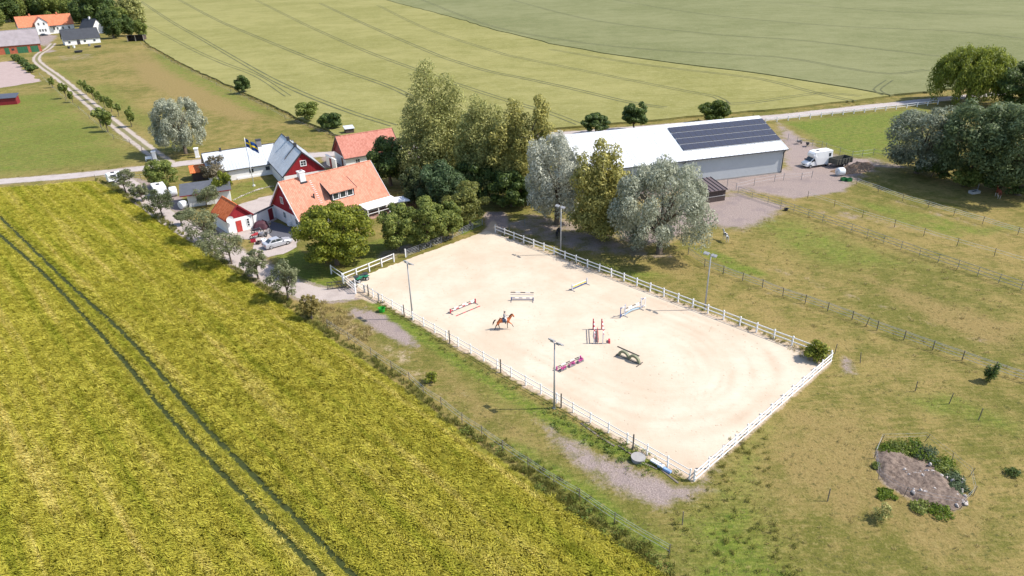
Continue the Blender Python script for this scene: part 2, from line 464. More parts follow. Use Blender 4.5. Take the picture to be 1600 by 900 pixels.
# -- arena sand
def sand_mat():
    t = NT('arena_sand').set(0.9, 0, 0.15)
    p = t.pos()
    n1, n2, n3 = t.noise(p, 0.12, 4, 0.6), t.noise(p, 1.4, 6, 0.7), t.noise(p, 9.0, 4, 0.7)
    nst = t.noise(t.mapping(p, (0.5, 3.0, 1), (0, 0, R(40))), 1.0, 5, 0.65)
    col = t.mix(t.ramp(n1, 0.3, 0.7), (0.465, 0.38, 0.285), (0.555, 0.47, 0.37))
    tr = t.math('MULTIPLY', t.attr('track'), t.math('ADD', t.math('MULTIPLY', n2, 1.1), 0.35))
    col = t.mix(t.math('MULTIPLY', tr, 0.6), col, (0.36, 0.255, 0.17))
    col = t.mix(t.math('MULTIPLY', t.ramp(n2, 0.5, 0.75), 0.35), col, (0.40, 0.305, 0.215))
    col = t.mix(t.math('MULTIPLY', t.ramp(nst, 0.55, 0.75), 0.3), col, (0.42, 0.325, 0.24))
    col = t.mix(t.math('MULTIPLY', t.ramp(n3, 0.68, 0.76), 0.5), col, (0.33, 0.25, 0.18))
    vo = t.new('ShaderNodeTexVoronoi'); t.put(vo.inputs['Vector'], p); vo.inputs['Scale'].default_value = 1.5
    hoof = t.math('MULTIPLY', t.ramp(vo.outputs['Distance'], 0.2, 0.08), t.math('ADD', t.math('MULTIPLY', t.ramp(t.noise(p, 0.2, 3), 0.45, 0.7), 0.55), t.math('ADD', t.math('MULTIPLY', t.attr('track'), 0.35), 0.12)))
    col = t.mix(hoof, col, (0.30, 0.22, 0.155))
    rake = t.noise(t.mapping(p, (0.15, 5.0, 1), (0, 0, R(-44))), 1.0, 3, 0.6)
    col = t.mix(t.math('MULTIPLY', t.ramp(rake, 0.52, 0.7), 0.2), col, (0.44, 0.34, 0.25))
    t.color(col)
    t.bump(t.math('ADD', t.math('MULTIPLY', n3, 0.4), t.math('ADD', n2, t.math('MULTIPLY', hoof, -1.5))), 0.45, 0.06)
    return t.mat
st = 0.4
uu, vv = np.meshgrid(np.arange(-0.1, AR_W + 0.25, st), np.arange(-0.1, AR_L + 0.6, st))
shp = uu.shape; uf, vf = uu.ravel(), vv.ravel()
edge = np.minimum(np.minimum(uf, AR_W - uf), np.minimum(vf, AR_L - vf))
jx = np.where(edge < 0.5, rng.normal(0, 0.09, uf.shape), 0); jy = np.where(edge < 0.5, rng.normal(0, 0.09, uf.shape), 0)
# riders' tracks: rounded loops inside the rail, worn deepest at the near end
def loop_d(u, v, inset, rad):
    cu, cv = AR_W / 2, AR_L / 2
    qx, qy = np.abs(u - cu) - (AR_W / 2 - inset - rad), np.abs(v - cv) - (AR_L / 2 - inset - rad)
    return np.abs(np.hypot(np.maximum(qx, 0), np.maximum(qy, 0)) + np.minimum(np.maximum(qx, qy), 0) - rad)
track = np.zeros(uf.shape)
wob = 0.5 * np.sin(uf * 0.4) + 0.4 * np.sin(vf * 0.23 + 1)
for ins, rad, wd, k in ((1.6, 9, .7, .8), (2.9, 11, .4, .5), (4.6, 11, .5, .6), (5.6, 10, .3, .5), (7.2, 8, .4, .35), (8.6, 7, .3, .3)):
    fade = np.where(vf < 26, 1.0, 0.45) * (0.65 + 0.35 * np.sin(uf * .5 + vf * .31 + ins))
    track = np.maximum(track, k * fade * np.exp(-(loop_d(uf + wob * .4, vf, ins, rad) / wd) ** 2))
track = np.maximum(track, 0.85 * np.clip((2.4 - np.minimum(np.hypot(uf, vf) * .5, np.hypot(uf - AR_W, vf) * .5)) / 2, 0, 1))
corner = np.clip(1 - np.minimum(np.hypot(uf, vf), np.hypot(AR_W - uf, vf)) / 7, 0, 1)
zz = 0.022 + 0.012 * np.sin(uf * 1.3) * np.sin(vf * 1.1 + 2) - 0.012 * track + np.where(edge < .4, -0.012, 0)
pts = np.array([list(AR_A)]) + np.outer(uf + jx, np.array(AU)) + np.outer(vf + jy, np.array(AV)); pts[:, 2] = zz
ii = np.arange(uf.size).reshape(shp)
q = np.stack([ii[:-1, :-1].ravel(), ii[:-1, 1:].ravel(), ii[1:, 1:].ravel(), ii[1:, :-1].ravel()], 1)
arena = link('riding_arena', np_mesh('riding_arena', pts, q, sand_mat(), {'track': track}, True))
tag(arena, 'pale sand riding arena with hoof tracks', 'arena', kind='structure')

# -- roads
def gravel_mat(name, a, b, grass_mid=False):
    t = NT(name).set(0.95, 0, 0.12)
    p = t.pos()
    n1, n2, n3 = t.noise(p, 7.0, 5, 0.75), t.noise(p, 0.5, 4, 0.6), t.noise(p, 1.7, 5, 0.7)
    col = t.mix(t.ramp(n1, 0.25, 0.75), a, b)
    col = t.mix(t.math('MULTIPLY', t.ramp(n2, 0.45, 0.7), 0.5), col, dull(a, 0.85))
    if grass_mid:
        m = t.math('SUBTRACT', 0.34, t.math('ABSOLUTE', t.attr('across')))
        g = t.ramp(t.math('ADD', m, t.math('MULTIPLY', t.math('SUBTRACT', n3, 0.5), 0.7)), -0.05, 0.12)
        col = t.mix(t.math('MULTIPLY', g, 0.9), col, t.mix(n1, (0.10, 0.105, 0.035), (0.19, 0.16, 0.065)))
    e = t.math('SUBTRACT', t.math('ABSOLUTE', t.attr('across')), 0.85)
    ge = t.ramp(t.math('ADD', e, t.math('MULTIPLY', t.math('SUBTRACT', n3, 0.5), 0.8)), -0.02, 0.12)
    col = t.mix(t.math('MULTIPLY', ge, 0.85), col, t.mix(n1, (0.12, 0.12, 0.045), (0.23, 0.19, 0.08)))
    t.color(col); t.bump(n1, 0.4, 0.03)
    return t.mat
def strip(name, line, width, z, material, label, nacross=9, jit=0.12):
    vs_, at = [], []
    n = len(line)
    for i, p in enumerate(line):
        d = (line[min(i + 1, n - 1)] - line[max(i - 1, 0)]).normalized(); nn = Vector((-d.y, d.x))
        w = width / 2 * (1 + 0.05 * math.sin(i * 0.7))
        for k in range(nacross):
            t = 2 * k / (nacross - 1) - 1
            q = p + nn * (t * w + (random.gauss(0, jit) if abs(t) > 0.95 else 0))
            vs_.append((q.x, q.y, z)); at.append(t)
    fs = [(i * nacross + k, i * nacross + k + 1, (i + 1) * nacross + k + 1, (i + 1) * nacross + k) for i in range(n - 1) for k in range(nacross - 1)]
    o = link(name, np_mesh(name, vs_, fs, material, {'across': at}, True))
    return tag(o, label, 'road', kind='structure')
M_ROAD = gravel_mat('road_gravel', (0.31, 0.265, 0.245), (0.46, 0.405, 0.38))
M_DRIVE = gravel_mat('drive_gravel', (0.31, 0.255, 0.215), (0.44, 0.37, 0.32), True)
M_TRACK = gravel_mat('track_gravel', (0.31, 0.26, 0.235), (0.46, 0.395, 0.36))
strip('road', ROAD, 4.6, 0.008, M_ROAD, 'pale gravel road running behind the farm buildings')
strip('driveway', DRIVE, 3.8, 0.012, M_DRIVE, 'two-track gravel driveway up to the far farmhouse')
strip('track', TRACK, 4.2, 0.004, M_TRACK, 'gravel track between the fruit trees and the houses')

def sheet(name, poly, z, material, label, cat='yard', sub=1.2, jit=0.25, attrs=True):
    """flat sheet with an uneven edge"""
    pts_ = []
    n = len(poly)
    for i in range(n):
        a, b = Vector(poly[i]), Vector(poly[(i + 1) % n]); m = max(1, int((b - a).length / sub))
        for k in range(m):
            q = a.lerp(b, k / m); pts_.append(Vector((q.x + random.gauss(0, jit), q.y + random.gauss(0, jit), z)))
    tri = tessellate_polygon([pts_])
    o = link(name, np_mesh(name, [tuple(p) for p in pts_], [tuple(t) for t in tri], material, {'across': [0.0] * len(pts_)}))
    # tessellation may wind either way: make every normal point up
    bm = bmesh.new(); bm.from_mesh(o.data)
    for f_ in bm.faces:
        if f_.normal.z < 0: f_.normal_flip()
    bm.to_mesh(o.data); bm.free()
    return tag(o, label, cat, kind='structure')
sheet('farmyard', YARD, 0.016, M_TRACK, 'pale gravel yard between the farm buildings')
M_PINK = gravel_mat('pink_sand', (0.30, 0.225, 0.205), (0.40, 0.31, 0.285))
sheet('far_sand_paddock', PL([(-60, 108), (0, 97), (22, 95), (62, 127), (10, 136), (-60, 145)]), 0.012, M_PINK, 'pinkish sand paddock beside the far brick barn', 'paddock', 3, 0.5)
M_TARMAC = mat('paving_grey', (0.10, 0.10, 0.115), 0.9, var=0.2, scale=4)
sheet('paving', PL([(424, 345), (456, 356), (462, 366), (452, 375), (430, 377), (418, 362)]), 0.024, M_TARMAC, 'grey paving at the gable of the red-roofed house', 'paving', 1, 0.06)

# -- far crop fields: raised blocks of standing corn, crossed by wheel tracks
def crop_mat(name, a, b, c):
    t = NT(name).set(0.95, 0, 0.1)
    p = t.pos()
    n1, n2, n3 = t.noise(p, 0.012, 4, 0.6), t.noise(p, 0.6, 6, 0.75), t.noise(p, 0.09, 4, 0.6)
    rows = t.noise(t.mapping(p, (0.10, 1.6, 1), (0, 0, R(33))), 0.5, 4, 0.6)
    col = t.mix(t.ramp(t.math('ADD', t.math('MULTIPLY', n1, 0.6), t.math('MULTIPLY', n3, 0.4)), 0.38, 0.62), a, b)
    col = t.mix(t.math('MULTIPLY', t.ramp(n2, 0.42, 0.7), 0.55), col, c)
    col = t.mix(t.math('MULTIPLY', t.ramp(rows, 0.5, 0.7), 0.35), col, dull(a, 0.75))
    t.color(col); t.bump(n2, 0.6, 0.4)
    return t.mat
def crop_block(name, poly, h, material, label):
    n = len(poly)
    top = [Vector((p.x, p.y, h)) for p in poly]; bot = [Vector((p.x, p.y, 0.0)) for p in poly]
    tri = [tuple(t) for t in tessellate_polygon([top])]
    fs = tri + [(i, (i + 1) % n, (i + 1) % n + n, i + n) for i in range(n)]
    me = bpy.data.meshes.new(name); me.from_pydata([tuple(v) for v in top + bot], [], fs); me.materials.append(material)
    bm = bmesh.new(); bm.from_mesh(me)
    for f_ in bm.faces:
        if f_.normal.z < -0.5: f_.normal_flip()
    bm.to_mesh(me); bm.free()
    return tag(link(name, me), label, 'field', kind='structure')
HC = 0.55
def wob_line(pts, step=6, amp=0.35):
    return [(p.x + random.gauss(0, amp), p.y + random.gauss(0, amp)) for p in spline(pts, step)]
e_hedge = [(x, y) for x, y in wob_line(PL([(228, 68), (262, 88), (300, 108), (390, 150), (450, 178), (525, 212), (560, 218), (640, 219)]))]
e_road = [(x, y) for x, y in wob_line(PL([(640, 219), (760, 211), (900, 200), (1195, 174), (1300, 163), (1390, 152)]))]
e_div = [(x, y) for x, y in wob_line(PL([(1390, 152), (1330, 141), (1200, 120), (1010, 95), (880, 74), (780, 50), (690, 24), (600, 0), (520, -25)]), 12, 0.5)]
F1 = [Vector((x, y, 0)) for x, y in e_hedge + e_road[1:] + e_div[1:]] + PL([(300, -30), (185, -8)]) + PL([(205, 20), (215, 50)])
e_road2 = [(x, y) for x, y in wob_line(PL([(1396, 150), (1440, 146), (1480, 142), (1700, 118)]))]
F2 = [Vector((x, y, 0)) for x, y in e_road2] + PL([(1900, 60), (1800, -20), (1000, -45), (520, -45)]) + [Vector((x + .5, y + 1.5, 0)) for x, y in e_div[::-1]]
crop_block('wheat_field', F1, HC, crop_mat('wheat_yellow', (0.18, 0.172, 0.05), (0.245, 0.225, 0.08), (0.285, 0.262, 0.11)), 'yellow-green wheat field beyond the farm')
crop_block('grain_field', F2, HC + 0.06, crop_mat('wheat_grey', (0.132, 0.14, 0.054), (0.178, 0.18, 0.08), (0.212, 0.208, 0.105)), 'grey-green grain field on the far side')
def wheel_tracks(name, lines, z, label):
    mb = MB()
    for ln, wd in lines:
        c = spline(PL(ln, z), 5.0)
        for off in (-0.95, 0.95):
            prev = None
            for i, p in enumerate(c):
                d = (c[min(i + 1, len(c) - 1)] - c[max(i - 1, 0)]).normalized(); nn = Vector((-d.y, d.x))
                w = wd * 1.1 * (0.7 + 0.5 * random.random()) / 2
                a, b = p + nn * (off - w), p + nn * (off + w)
                if prev: mb.add([(*prev[0], z), (*prev[1], z), (*b, z), (*a, z)], [(0, 1, 2, 3)])
                prev = (a, b)
    o = mb.build(name, mat('wheel_track_soil', (0.085, 0.088, 0.034), 0.95, var=0.3, scale=0.4))
    return tag(o, label, 'wheel tracks', kind='structure')
T1 = [([(220, 2), (265, 32), (312, 59), (400, 110), (460, 140), (540, 172), (615, 196)], .6),
      ([(232, 40), (295, 74), (345, 97), (400, 118), (450, 150)], .45),
      ([(280, 0), (337, 30), (400, 57), (500, 97), (600, 132), (645, 152)], .6),
      ([(500, 5), (560, 33), (669, 80), (722, 99), (767, 112), (822, 123), (900, 140), (985, 160), (1040, 168)], .6),
      ([(400, 0), (470, 35), (560, 75), (640, 105), (725, 135), (803, 160), (858, 176), (905, 194)], .5),
      ([(590, 8), (660, 42), (772, 80), (822, 92), (900, 108), (1060, 140), (1118, 151), (1135, 162)], .45),
      ([(1135, 162), (1175, 160), (1250, 149), (1290, 145), (1345, 150)], .45), ([(860, 77), (1000, 100), (1150, 118), (1206, 127), (1271, 144), (1335, 158)], .5)]
T2 = [([(660, 0), (760, 38), (880, 62), (1000, 76), (1150, 85), (1234, 91), (1319, 106), (1389, 115), (1448, 109)], .6),
      ([(800, 0), (920, 30), (1100, 52), (1240, 62), (1375, 77), (1470, 88)], .55), ([(960, 0), (1100, 22), (1300, 40), (1480, 48), (1600, 60)], .5), ([(1200, 3), (1400, 18), (1600, 25)], .45),
      ([(1390, 125), (1370, 140), (1385, 148)], .5)]
wheel_tracks('wheel_tracks', T1, HC + 0.02, 'dark tractor wheel tracks through the yellow-green wheat')
wheel_tracks('wheel_tracks', T2, HC + 0.08, 'dark tractor wheel tracks through the grey-green grain')

# -- near barley field
sub = NT('barley_soil').set(0.95, 0, 0.1)
_p = sub.pos(); _n = sub.noise(_p, 2.0, 5, 0.7)
sub.color(sub.mix(_n, (0.10, 0.105, 0.016), (0.20, 0.18, 0.03))); sub.bump(_n, 0.6, 0.1)
field = sheet('barley_field', BARLEY, 0.004, sub.mat, 'soil of the yellow-green barley field', 'field', 3, 0.15)
TRAM = [spline(PL(l, 0.3), 2.0) for l in ([(-120, 240), (-50, 292), (0, 338), (103, 437), (207, 533), (310, 653), (413, 757), (500, 843), (555, 900), (640, 985)],
                                         [(-150, 250), (-60, 315), (0, 366), (69, 427), (172, 537), (275, 661), (386, 777), (500, 894), (590, 985)])]
for ln in TRAM:
    mb = MB(); pv = None
    for i, p in enumerate(ln):
        d = (ln[min(i + 1, len(ln) - 1)] - ln[max(i - 1, 0)]).normalized(); nn = Vector((-d.y, d.x)) * .26
        if pv: mb.add([(*pv[0], .012), (*pv[1], .012), (*(p + nn), .012), (*(p - nn), .012)], [(0, 1, 2, 3)])
        pv = (p - nn, p + nn)
    tag(mb.build('wheel_track', mat('barley_track_soil', (.032, .042, .009), .95, var=.3, scale=1.5)), 'bare tractor wheel track through the barley', 'wheel tracks', kind='structure')
TRAM2 = [spline(PL(l, 0.3), 3.0) for l in ([(60, 283), (50, 330), (40, 365)], [(20, 320), (100, 312), (165, 300)])]

def scatter(name, pts, rot, scl, idx, protos, label, cat):
    me = np_mesh(name, pts, [], [p.data.materials[0] for p in protos][:1])
    for a, v, ty in (('scl', scl, 'FLOAT'), ('idx', idx, 'INT')):
        at = me.attributes.new(a, ty, 'POINT'); at.data.foreach_set('value', np.asarray(v, np.float32 if ty == 'FLOAT' else np.int32))
    at = me.attributes.new('rot', 'FLOAT_VECTOR', 'POINT'); at.data.foreach_set('vector', np.asarray(rot, np.float32).ravel())
    o = link(name, me)
    tag(o, label, cat, kind='stuff')
    g = bpy.data.node_groups.new(name, 'GeometryNodeTree')
    g.interface.new_socket('Geometry', in_out='INPUT', socket_type='NodeSocketGeometry')
    g.interface.new_socket('Geometry', in_out='OUTPUT', socket_type='NodeSocketGeometry')
    N, L = g.nodes, g.links
    gi, go = N.new('NodeGroupInput'), N.new('NodeGroupOutput')
    iop = N.new('GeometryNodeInstanceOnPoints'); jn = N.new('GeometryNodeJoinGeometry')
    for p in protos:
        oi = N.new('GeometryNodeObjectInfo'); oi.inputs['Object'].default_value = p; oi.inputs['As Instance'].default_value = True
        L.new(oi.outputs['Geometry'], jn.inputs[0])
    L.new(gi.outputs[0], iop.inputs['Points']); L.new(jn.outputs[0], iop.inputs['Instance'])
    iop.inputs['Pick Instance'].default_value = True
    for a, ty, sock in (('idx', 'INT', 'Instance Index'), ('rot', 'FLOAT_VECTOR', 'Rotation'), ('scl', 'FLOAT', 'Scale')):
        na = N.new('GeometryNodeInputNamedAttribute'); na.data_type = ty; na.inputs['Name'].default_value = a
        L.new(na.outputs['Attribute'], iop.inputs[sock])
    L.new(iop.outputs[0], go.inputs[0])
    m = o.modifiers.new('scatter', 'NODES'); m.node_group = g
    return o

def tuft(name, n, rad, h, w, mats, lean=0.25, head=0.0, seed=0, bend=0.35):
    """a tuft of grass or corn blades, each two tapered quads, some with an ear"""
    r = np.random.default_rng(seed); mb = MB()
    for i in range(n):
        a, d = r.uniform(0, 6.28), rad * math.sqrt(r.uniform())
        b = Vector((math.cos(a) * d, math.sin(a) * d, 0)); hh = h * r.uniform(.75, 1.1)
        dr = Vector((r.normal(0, lean) + bend * .4, r.normal(0, lean), 1)).normalized()
        sd = Vector((math.cos(a * 3), math.sin(a * 3), 0)) * w / 2
        m_ = b + dr * hh * .6; tp = m_ + (dr + Vector((bend, 0, -.15))).normalized() * hh * .4
        mb.m = 0
        mb.add([b - sd, b + sd, m_ + sd, m_ - sd], [(0, 1, 2, 3)])
        mb.m = 1 if head else 0
        k = 1.0 if not head else 1.8
        mb.add([m_ - sd * k, m_ + sd * k, tp + sd * (.9 if head else .15), tp - sd * (.9 if head else .15)], [(0, 1, 2, 3)])
    me = mb.mesh(name, mats)
    return bpy.data.objects.new(name, me)

def corn_mat(name, a, b, c):
    t = NT(name).set(0.7, 0, 0.2)
    p = t.pos()
    ang = math.atan2(AV.y, AV.x)
    st_ = t.noise(t.mapping(t.mapping(p, (1, 1, 1), (0, 0, -ang)), (0.02, 0.55, 0.0)), 1.0, 5, 0.65)
    n2 = t.noise(p, 0.10, 4, 0.6)
    n3 = t.noise(t.mapping(p, (1, 1, 0)), 1.3, 5, 0.75)
    f = t.math('ADD', t.math('MULTIPLY', st_, 0.75), t.math('ADD', t.math('MULTIPLY', n2, 0.2), t.math('MULTIPLY', n3, 0.12)))
    col = t.mix(t.ramp(f, 0.42, 0.53), a, b)
    col = t.mix(t.ramp(f, 0.54, 0.68), col, c)
    t.color(col)
    tr = t.new('ShaderNodeBsdfTranslucent'); t.put(tr.inputs['Color'], col)
    ms = t.new('ShaderNodeMixShader'); ms.inputs[0].default_value = 0.5
    t.t.links.new(t.b.outputs[0], ms.inputs[1]); t.t.links.new(tr.outputs[0], ms.inputs[2]); t.t.links.new(ms.outputs[0], t.out.inputs['Surface'])
    return t.mat
M_STALK = corn_mat('barley_stalk', (0.31, 0.32, 0.034), (0.42, 0.39, 0.05), (0.53, 0.46, 0.09))
M_EAR = corn_mat('barley_ear', (0.43, 0.425, 0.045), (0.57, 0.515, 0.078), (0.74, 0.63, 0.19))
ears = [tuft('barley_tuft', 26, .36, .56, .04, [M_STALK, M_EAR], .25, 1, 11 + k, 1.2) for k in range(3)]
sp = 0.33
bxs = [p[0] for p in BARLEY]; bys = [p[1] for p in BARLEY]
X, Y = np.meshgrid(np.arange(min(bxs), max(bxs), sp), np.arange(min(bys), max(bys), sp))
X = X.ravel() + rng.uniform(-.5, .5, X.size) * sp; Y = Y.ravel() + rng.uniform(-.5, .5, X.size) * sp
# keep what the camera, or one a few steps aside, can see
ang_h = np.degrees(np.arctan2(X, Y * math.cos(PITCH) + CAM_H * math.sin(PITCH)))
k_ = (ang_h > -44) & (ang_h < 40)
X, Y = X[k_], Y[k_]
sd = poly_sd(X, Y, BARLEY)
wedge = 0.35 * np.sin(X * .7 + Y * .4) + .25 * np.sin(X * 1.9 - Y)
keep = sd > 0.25 + np.abs(wedge) * .8
dtr = np.minimum(line_d(X, Y, TRAM[0]), line_d(X, Y, TRAM[1]))
keep &= dtr > 0.27 + np.where(dtr < .6, .02, 0) * rng.uniform(0, 1, X.size)
X, Y, sd = X[keep], Y[keep], sd[keep]
far = np.hypot(X, Y); keep = rng.uniform(size=X.size) < np.clip(1.35 - far / 260, .55, 1)
X, Y, sd = X[keep], Y[keep], sd[keep]
n = X.size
low = np.ones(n)
for l in TRAM2: low = np.minimum(low, 0.75 + 0.25 * np.clip(line_d(X, Y, l) / 2, 0, 1))
# the drill rows and the lie of the crop give long streaks of taller and shorter corn
av = X * AU.x + Y * AU.y
rowh = 1 + 0.05 * np.sin(av * 2.1 + np.sin(X * .05) * 2) + 0.05 * np.sin(av * .55)
scl = rng.uniform(.82, 1.15, n) * low * rowh * np.clip(.75 + sd * .2, .75, 1) * np.clip(.35 + .5 * np.minimum(line_d(X, Y, TRAM[0]), line_d(X, Y, TRAM[1])), .5, 1)
wind = math.atan2(AV.y, AV.x) + 2.6
rot = np.stack([rng.normal(0, .1, n), rng.normal(0, .1, n), wind + rng.normal(0, 1.1, n)], 1)
scatter('barley_crop', np.stack([X, Y, np.zeros(n)], 1), rot, scl, rng.integers(0, 3, n), ears, 'standing yellow-green barley crop with ears swaying', 'crop')
N_BARLEY = n

# -- rough grass and weeds along edges
M_ROUGH = foliage('rough_grass', (0.085, 0.10, 0.016), (0.26, 0.24, 0.06), trans=.25, big=.25)
M_WEED = foliage('weed_leaf', (0.055, 0.095, 0.012), (0.19, 0.235, 0.04), trans=.25, big=.5)
M_STRAW = foliage('straw_grass', (0.20, 0.155, 0.055), (0.42, 0.33, 0.14), trans=.2, big=.3)
def rough(name, line_or_poly, width, dens, protos, s0, s1, label, cat='grass', poly=False):
    pts_ = [(p[0], p[1]) for p in line_or_poly]
    xs = [p[0] for p in pts_]; ys = [p[1] for p in pts_]
    m = 0 if poly else width
    A = (max(xs) - min(xs) + 2 * m) * (max(ys) - min(ys) + 2 * m)
    N_ = int(A * dens)
    X_ = rng.uniform(min(xs) - m, max(xs) + m, N_); Y_ = rng.uniform(min(ys) - m, max(ys) + m, N_)
    if poly: ok = poly_sd(X_, Y_, pts_) > -width * np.abs(np.sin(X_ * 1.7 + Y_))
    else: ok = line_d(X_, Y_, pts_) < width * rng.uniform(.15, 1, N_) * (0.75 + .35 * np.sin(X_ * .9 + Y_ * .5))
    X_, Y_ = X_[ok], Y_[ok]; n_ = X_.size
    rot_ = np.stack([rng.normal(0, .15, n_), rng.normal(0, .15, n_), rng.uniform(0, 6.28, n_)], 1)
    return scatter(name, np.stack([X_, Y_, np.zeros(n_)], 1), rot_, rng.uniform(s0, s1, n_), rng.integers(0, len(protos), n_), protos, label, cat)
g_tall = [tuft('tall_grass_tuft', 16, .25, .55, .05, [M_ROUGH], .3, 0, 31 + k) for k in range(2)]
g_short = [tuft('short_grass_tuft', 10, .22, .16, .05, [M_ROUGH], .5, 0, 41 + k) for k in range(2)]
g_straw = [tuft('straw_tuft', 14, .25, .45, .045, [M_STRAW], .35, 0, 51 + k) for k in range(2)]
def weed_proto(seed):
    r = np.random.default_rng(seed); mb = MB()
    for i in range(26):
        c = Vector((r.normal(0, .2), r.normal(0, .2), abs(r.normal(.16, .12)))); nrm = Vector((r.normal(0, .5), r.normal(0, .5), 1)).normalized()
        a = nrm.orthogonal().normalized(); b = nrm.cross(a); s_ = r.uniform(.06, .13)
        mb.add([c - a * s_, c - b * s_ * .6, c + a * s_, c + b * s_ * .6], [(0, 1, 2, 3)])
    return bpy.data.objects.new('weed_clump', mb.mesh('weed_clump', [M_WEED]))
g_weed = [weed_proto(60 + k) for k in range(2)]
edge_w = PL([(a + 4, b - 2) for a, b in FIELD_EDGE])
rough('arena_corner_weeds', [AP(AR_W - .3, .4), AP(AR_W - 1.2, .5), AP(AR_W - .4, 3.5), AP(AR_W - .2, 6)], .8, 8, g_short + g_straw[:1], .4, .8, 'dry grass and weeds creeping onto the sand in the bush corner', 'weeds')
rough('field_edge_grass', edge_w, 1.2, 6.0, g_tall, .6, 1.1, 'dark rough grass along the edge of the barley')
rough('field_edge_weeds', PL([(720, 664), (790, 714), (860, 763), (930, 810), (1000, 857), (1060, 905), (1120, 950)]), 2.2, 5.0, g_tall + g_weed[:1], .5, 1.0, 'thick green weeds between the barley and the arena corner', 'weeds')
rough('arena_weeds', PL([(572, 462), (600, 480), (640, 502), (700, 546), (760, 583), (830, 622), (900, 668), (960, 700), (1010, 722), (1060, 742)]), 1.0, 3.5, g_weed[:1] + g_short + g_tall[:1], .35, .85, 'green weeds growing under the arena fence beside the verge', 'weeds')
rough('weed_bank', PL([(868, 640), (905, 660), (950, 682), (1010, 712), (1040, 735), (1000, 745), (955, 715), (900, 685), (860, 660)]), .8, 3.5, g_weed + g_short, .5, .95, 'leafy weed bank beside the white concrete lid', 'weeds', True)
rough('corner_grass', PL([(1060, 800), (1110, 772), (1150, 690), (1190, 665), (1190, 720), (1180, 790), (1240, 860), (1290, 950), (1060, 950), (1040, 870)]), 1.0, 2.5, g_short + g_tall[:1], .45, .95, 'lush green grass outside the arena corner', 'grass', True)
rough('dry_verge', PL([(492, 470), (540, 490), (580, 520), (560, 535), (510, 510)]), .8, 4.0, g_straw, .6, 1.3, 'tall bleached straw grass at the end of the gravel track', 'grass', True)
rough('pasture_tufts', PL([(640, 580), (700, 560), (900, 700), (1010, 820), (1200, 700), (1330, 560), (1600, 640), (1650, 930), (1150, 930), (1000, 850)]), 1.0, .8, g_short + g_straw[:1], .3, .6, 'short dry grass tufts over the near pasture', 'grass', True)
rough('pasture_tufts', PL([(1080, 430), (1180, 345), (1260, 325), (1640, 470), (1640, 620), (1300, 520)]), 1.0, .45, g_short + g_straw[:1], .35, .9, 'grass tufts over the pasture between wire and rail fences', 'grass', True)
rough('hedge_bank', [Vector((x, y)) for x, y in e_hedge], 2.4, 1.6, g_straw + g_straw + g_tall[:1], .7, 1.5, 'rough grassy bank between the paddock and the wheat')
rough('fence_line_grass', [AP(AR_W + .45, v) for v in (-.3, 20, 40, AR_L - 2)], .55, 6.0, g_short + g_tall[:1], .5, 1.1, 'grass under the white rail fence beside the meadow')
rough('road_verge', [p + Vector((-.1, 3.1)) for p in ROAD], 1.0, .25, g_tall, .5, 1.1, 'grass verge along the far side of the gravel road')
# ================================================================ buildings
def tile_mat(name, a, b, along=0.30, down=0.36, k=1.0):
    """clay pantiles: courses and columns in the roof's own coordinates"""
    t = NT(name).set(0.85, 0, 0.15)
    o = t.obj(); p = t.pos()
    sx = t.new('ShaderNodeSeparateXYZ'); t.put(sx.inputs[0], o)
    cx = t.math('FRACT', t.math('DIVIDE', sx.outputs[0], along)); cy = t.math('FRACT', t.math('DIVIDE', sx.outputs[1], down))
    wn_ = t.new('ShaderNodeTexWhiteNoise', noise_dimensions='2D')
    cb = t.new('ShaderNodeCombineXYZ'); t.put(cb.inputs[0], t.math('FLOOR', t.math('DIVIDE', sx.outputs[0], along))); t.put(cb.inputs[1], t.math('FLOOR', t.math('DIVIDE', sx.outputs[1], down)))
    t.put(wn_.inputs['Vector'], cb.outputs[0])
    n1 = t.noise(p, 0.5, 5, 0.7); n2 = t.noise(p, 6, 4, 0.7)
    f = t.math('ADD', t.math('MULTIPLY', wn_.outputs['Value'], 0.45), t.math('MULTIPLY', n1, 0.65))
    col = t.mix(t.ramp(f, 0.2, 0.9), a, b)
    col = t.mix(t.math('MULTIPLY', t.ramp(n2, 0.6, 0.75), 0.18), col, (0.18, 0.14, 0.10))
    t.color(col)
    hgt = t.math('ADD', t.math('SINE', t.math('MULTIPLY', cx, 6.283)), t.math('MULTIPLY', cy, 0.9))
    t.bump(hgt, 0.45, 0.04)
    MATS[name] = t.mat
    return t.mat
def board_mat(name, c, w=0.18, axis_=1):
    """vertical painted boards"""
    t = NT(name).set(0.8, 0, 0.2)
    o = t.obj(); p = t.pos()
    sx = t.new('ShaderNodeSeparateXYZ'); t.put(sx.inputs[0], o)
    s_ = t.math('ADD', sx.outputs[0], sx.outputs[1])
    fr = t.math('FRACT', t.math('DIVIDE', s_, w))
    wn_ = t.new('ShaderNodeTexWhiteNoise', noise_dimensions='1D'); t.put(wn_.inputs['W'], t.math('FLOOR', t.math('DIVIDE', s_, w)))
    f = t.math('ADD', t.math('MULTIPLY', wn_.outputs['Value'], 0.5), t.math('MULTIPLY', t.noise(p, 1.2, 5, 0.7), 0.5))
    col = t.mix(f, dull(c, 0.75), dull(c, 1.2))
    col = t.mix(t.math('MULTIPLY', t.ramp(fr, 0.12, 0.02), 0.7), col, dull(c, 0.35))
    t.color(col)
    t.bump(t.ramp(fr, 0.0, 0.15), 0.4, 0.02)
    return t.mat
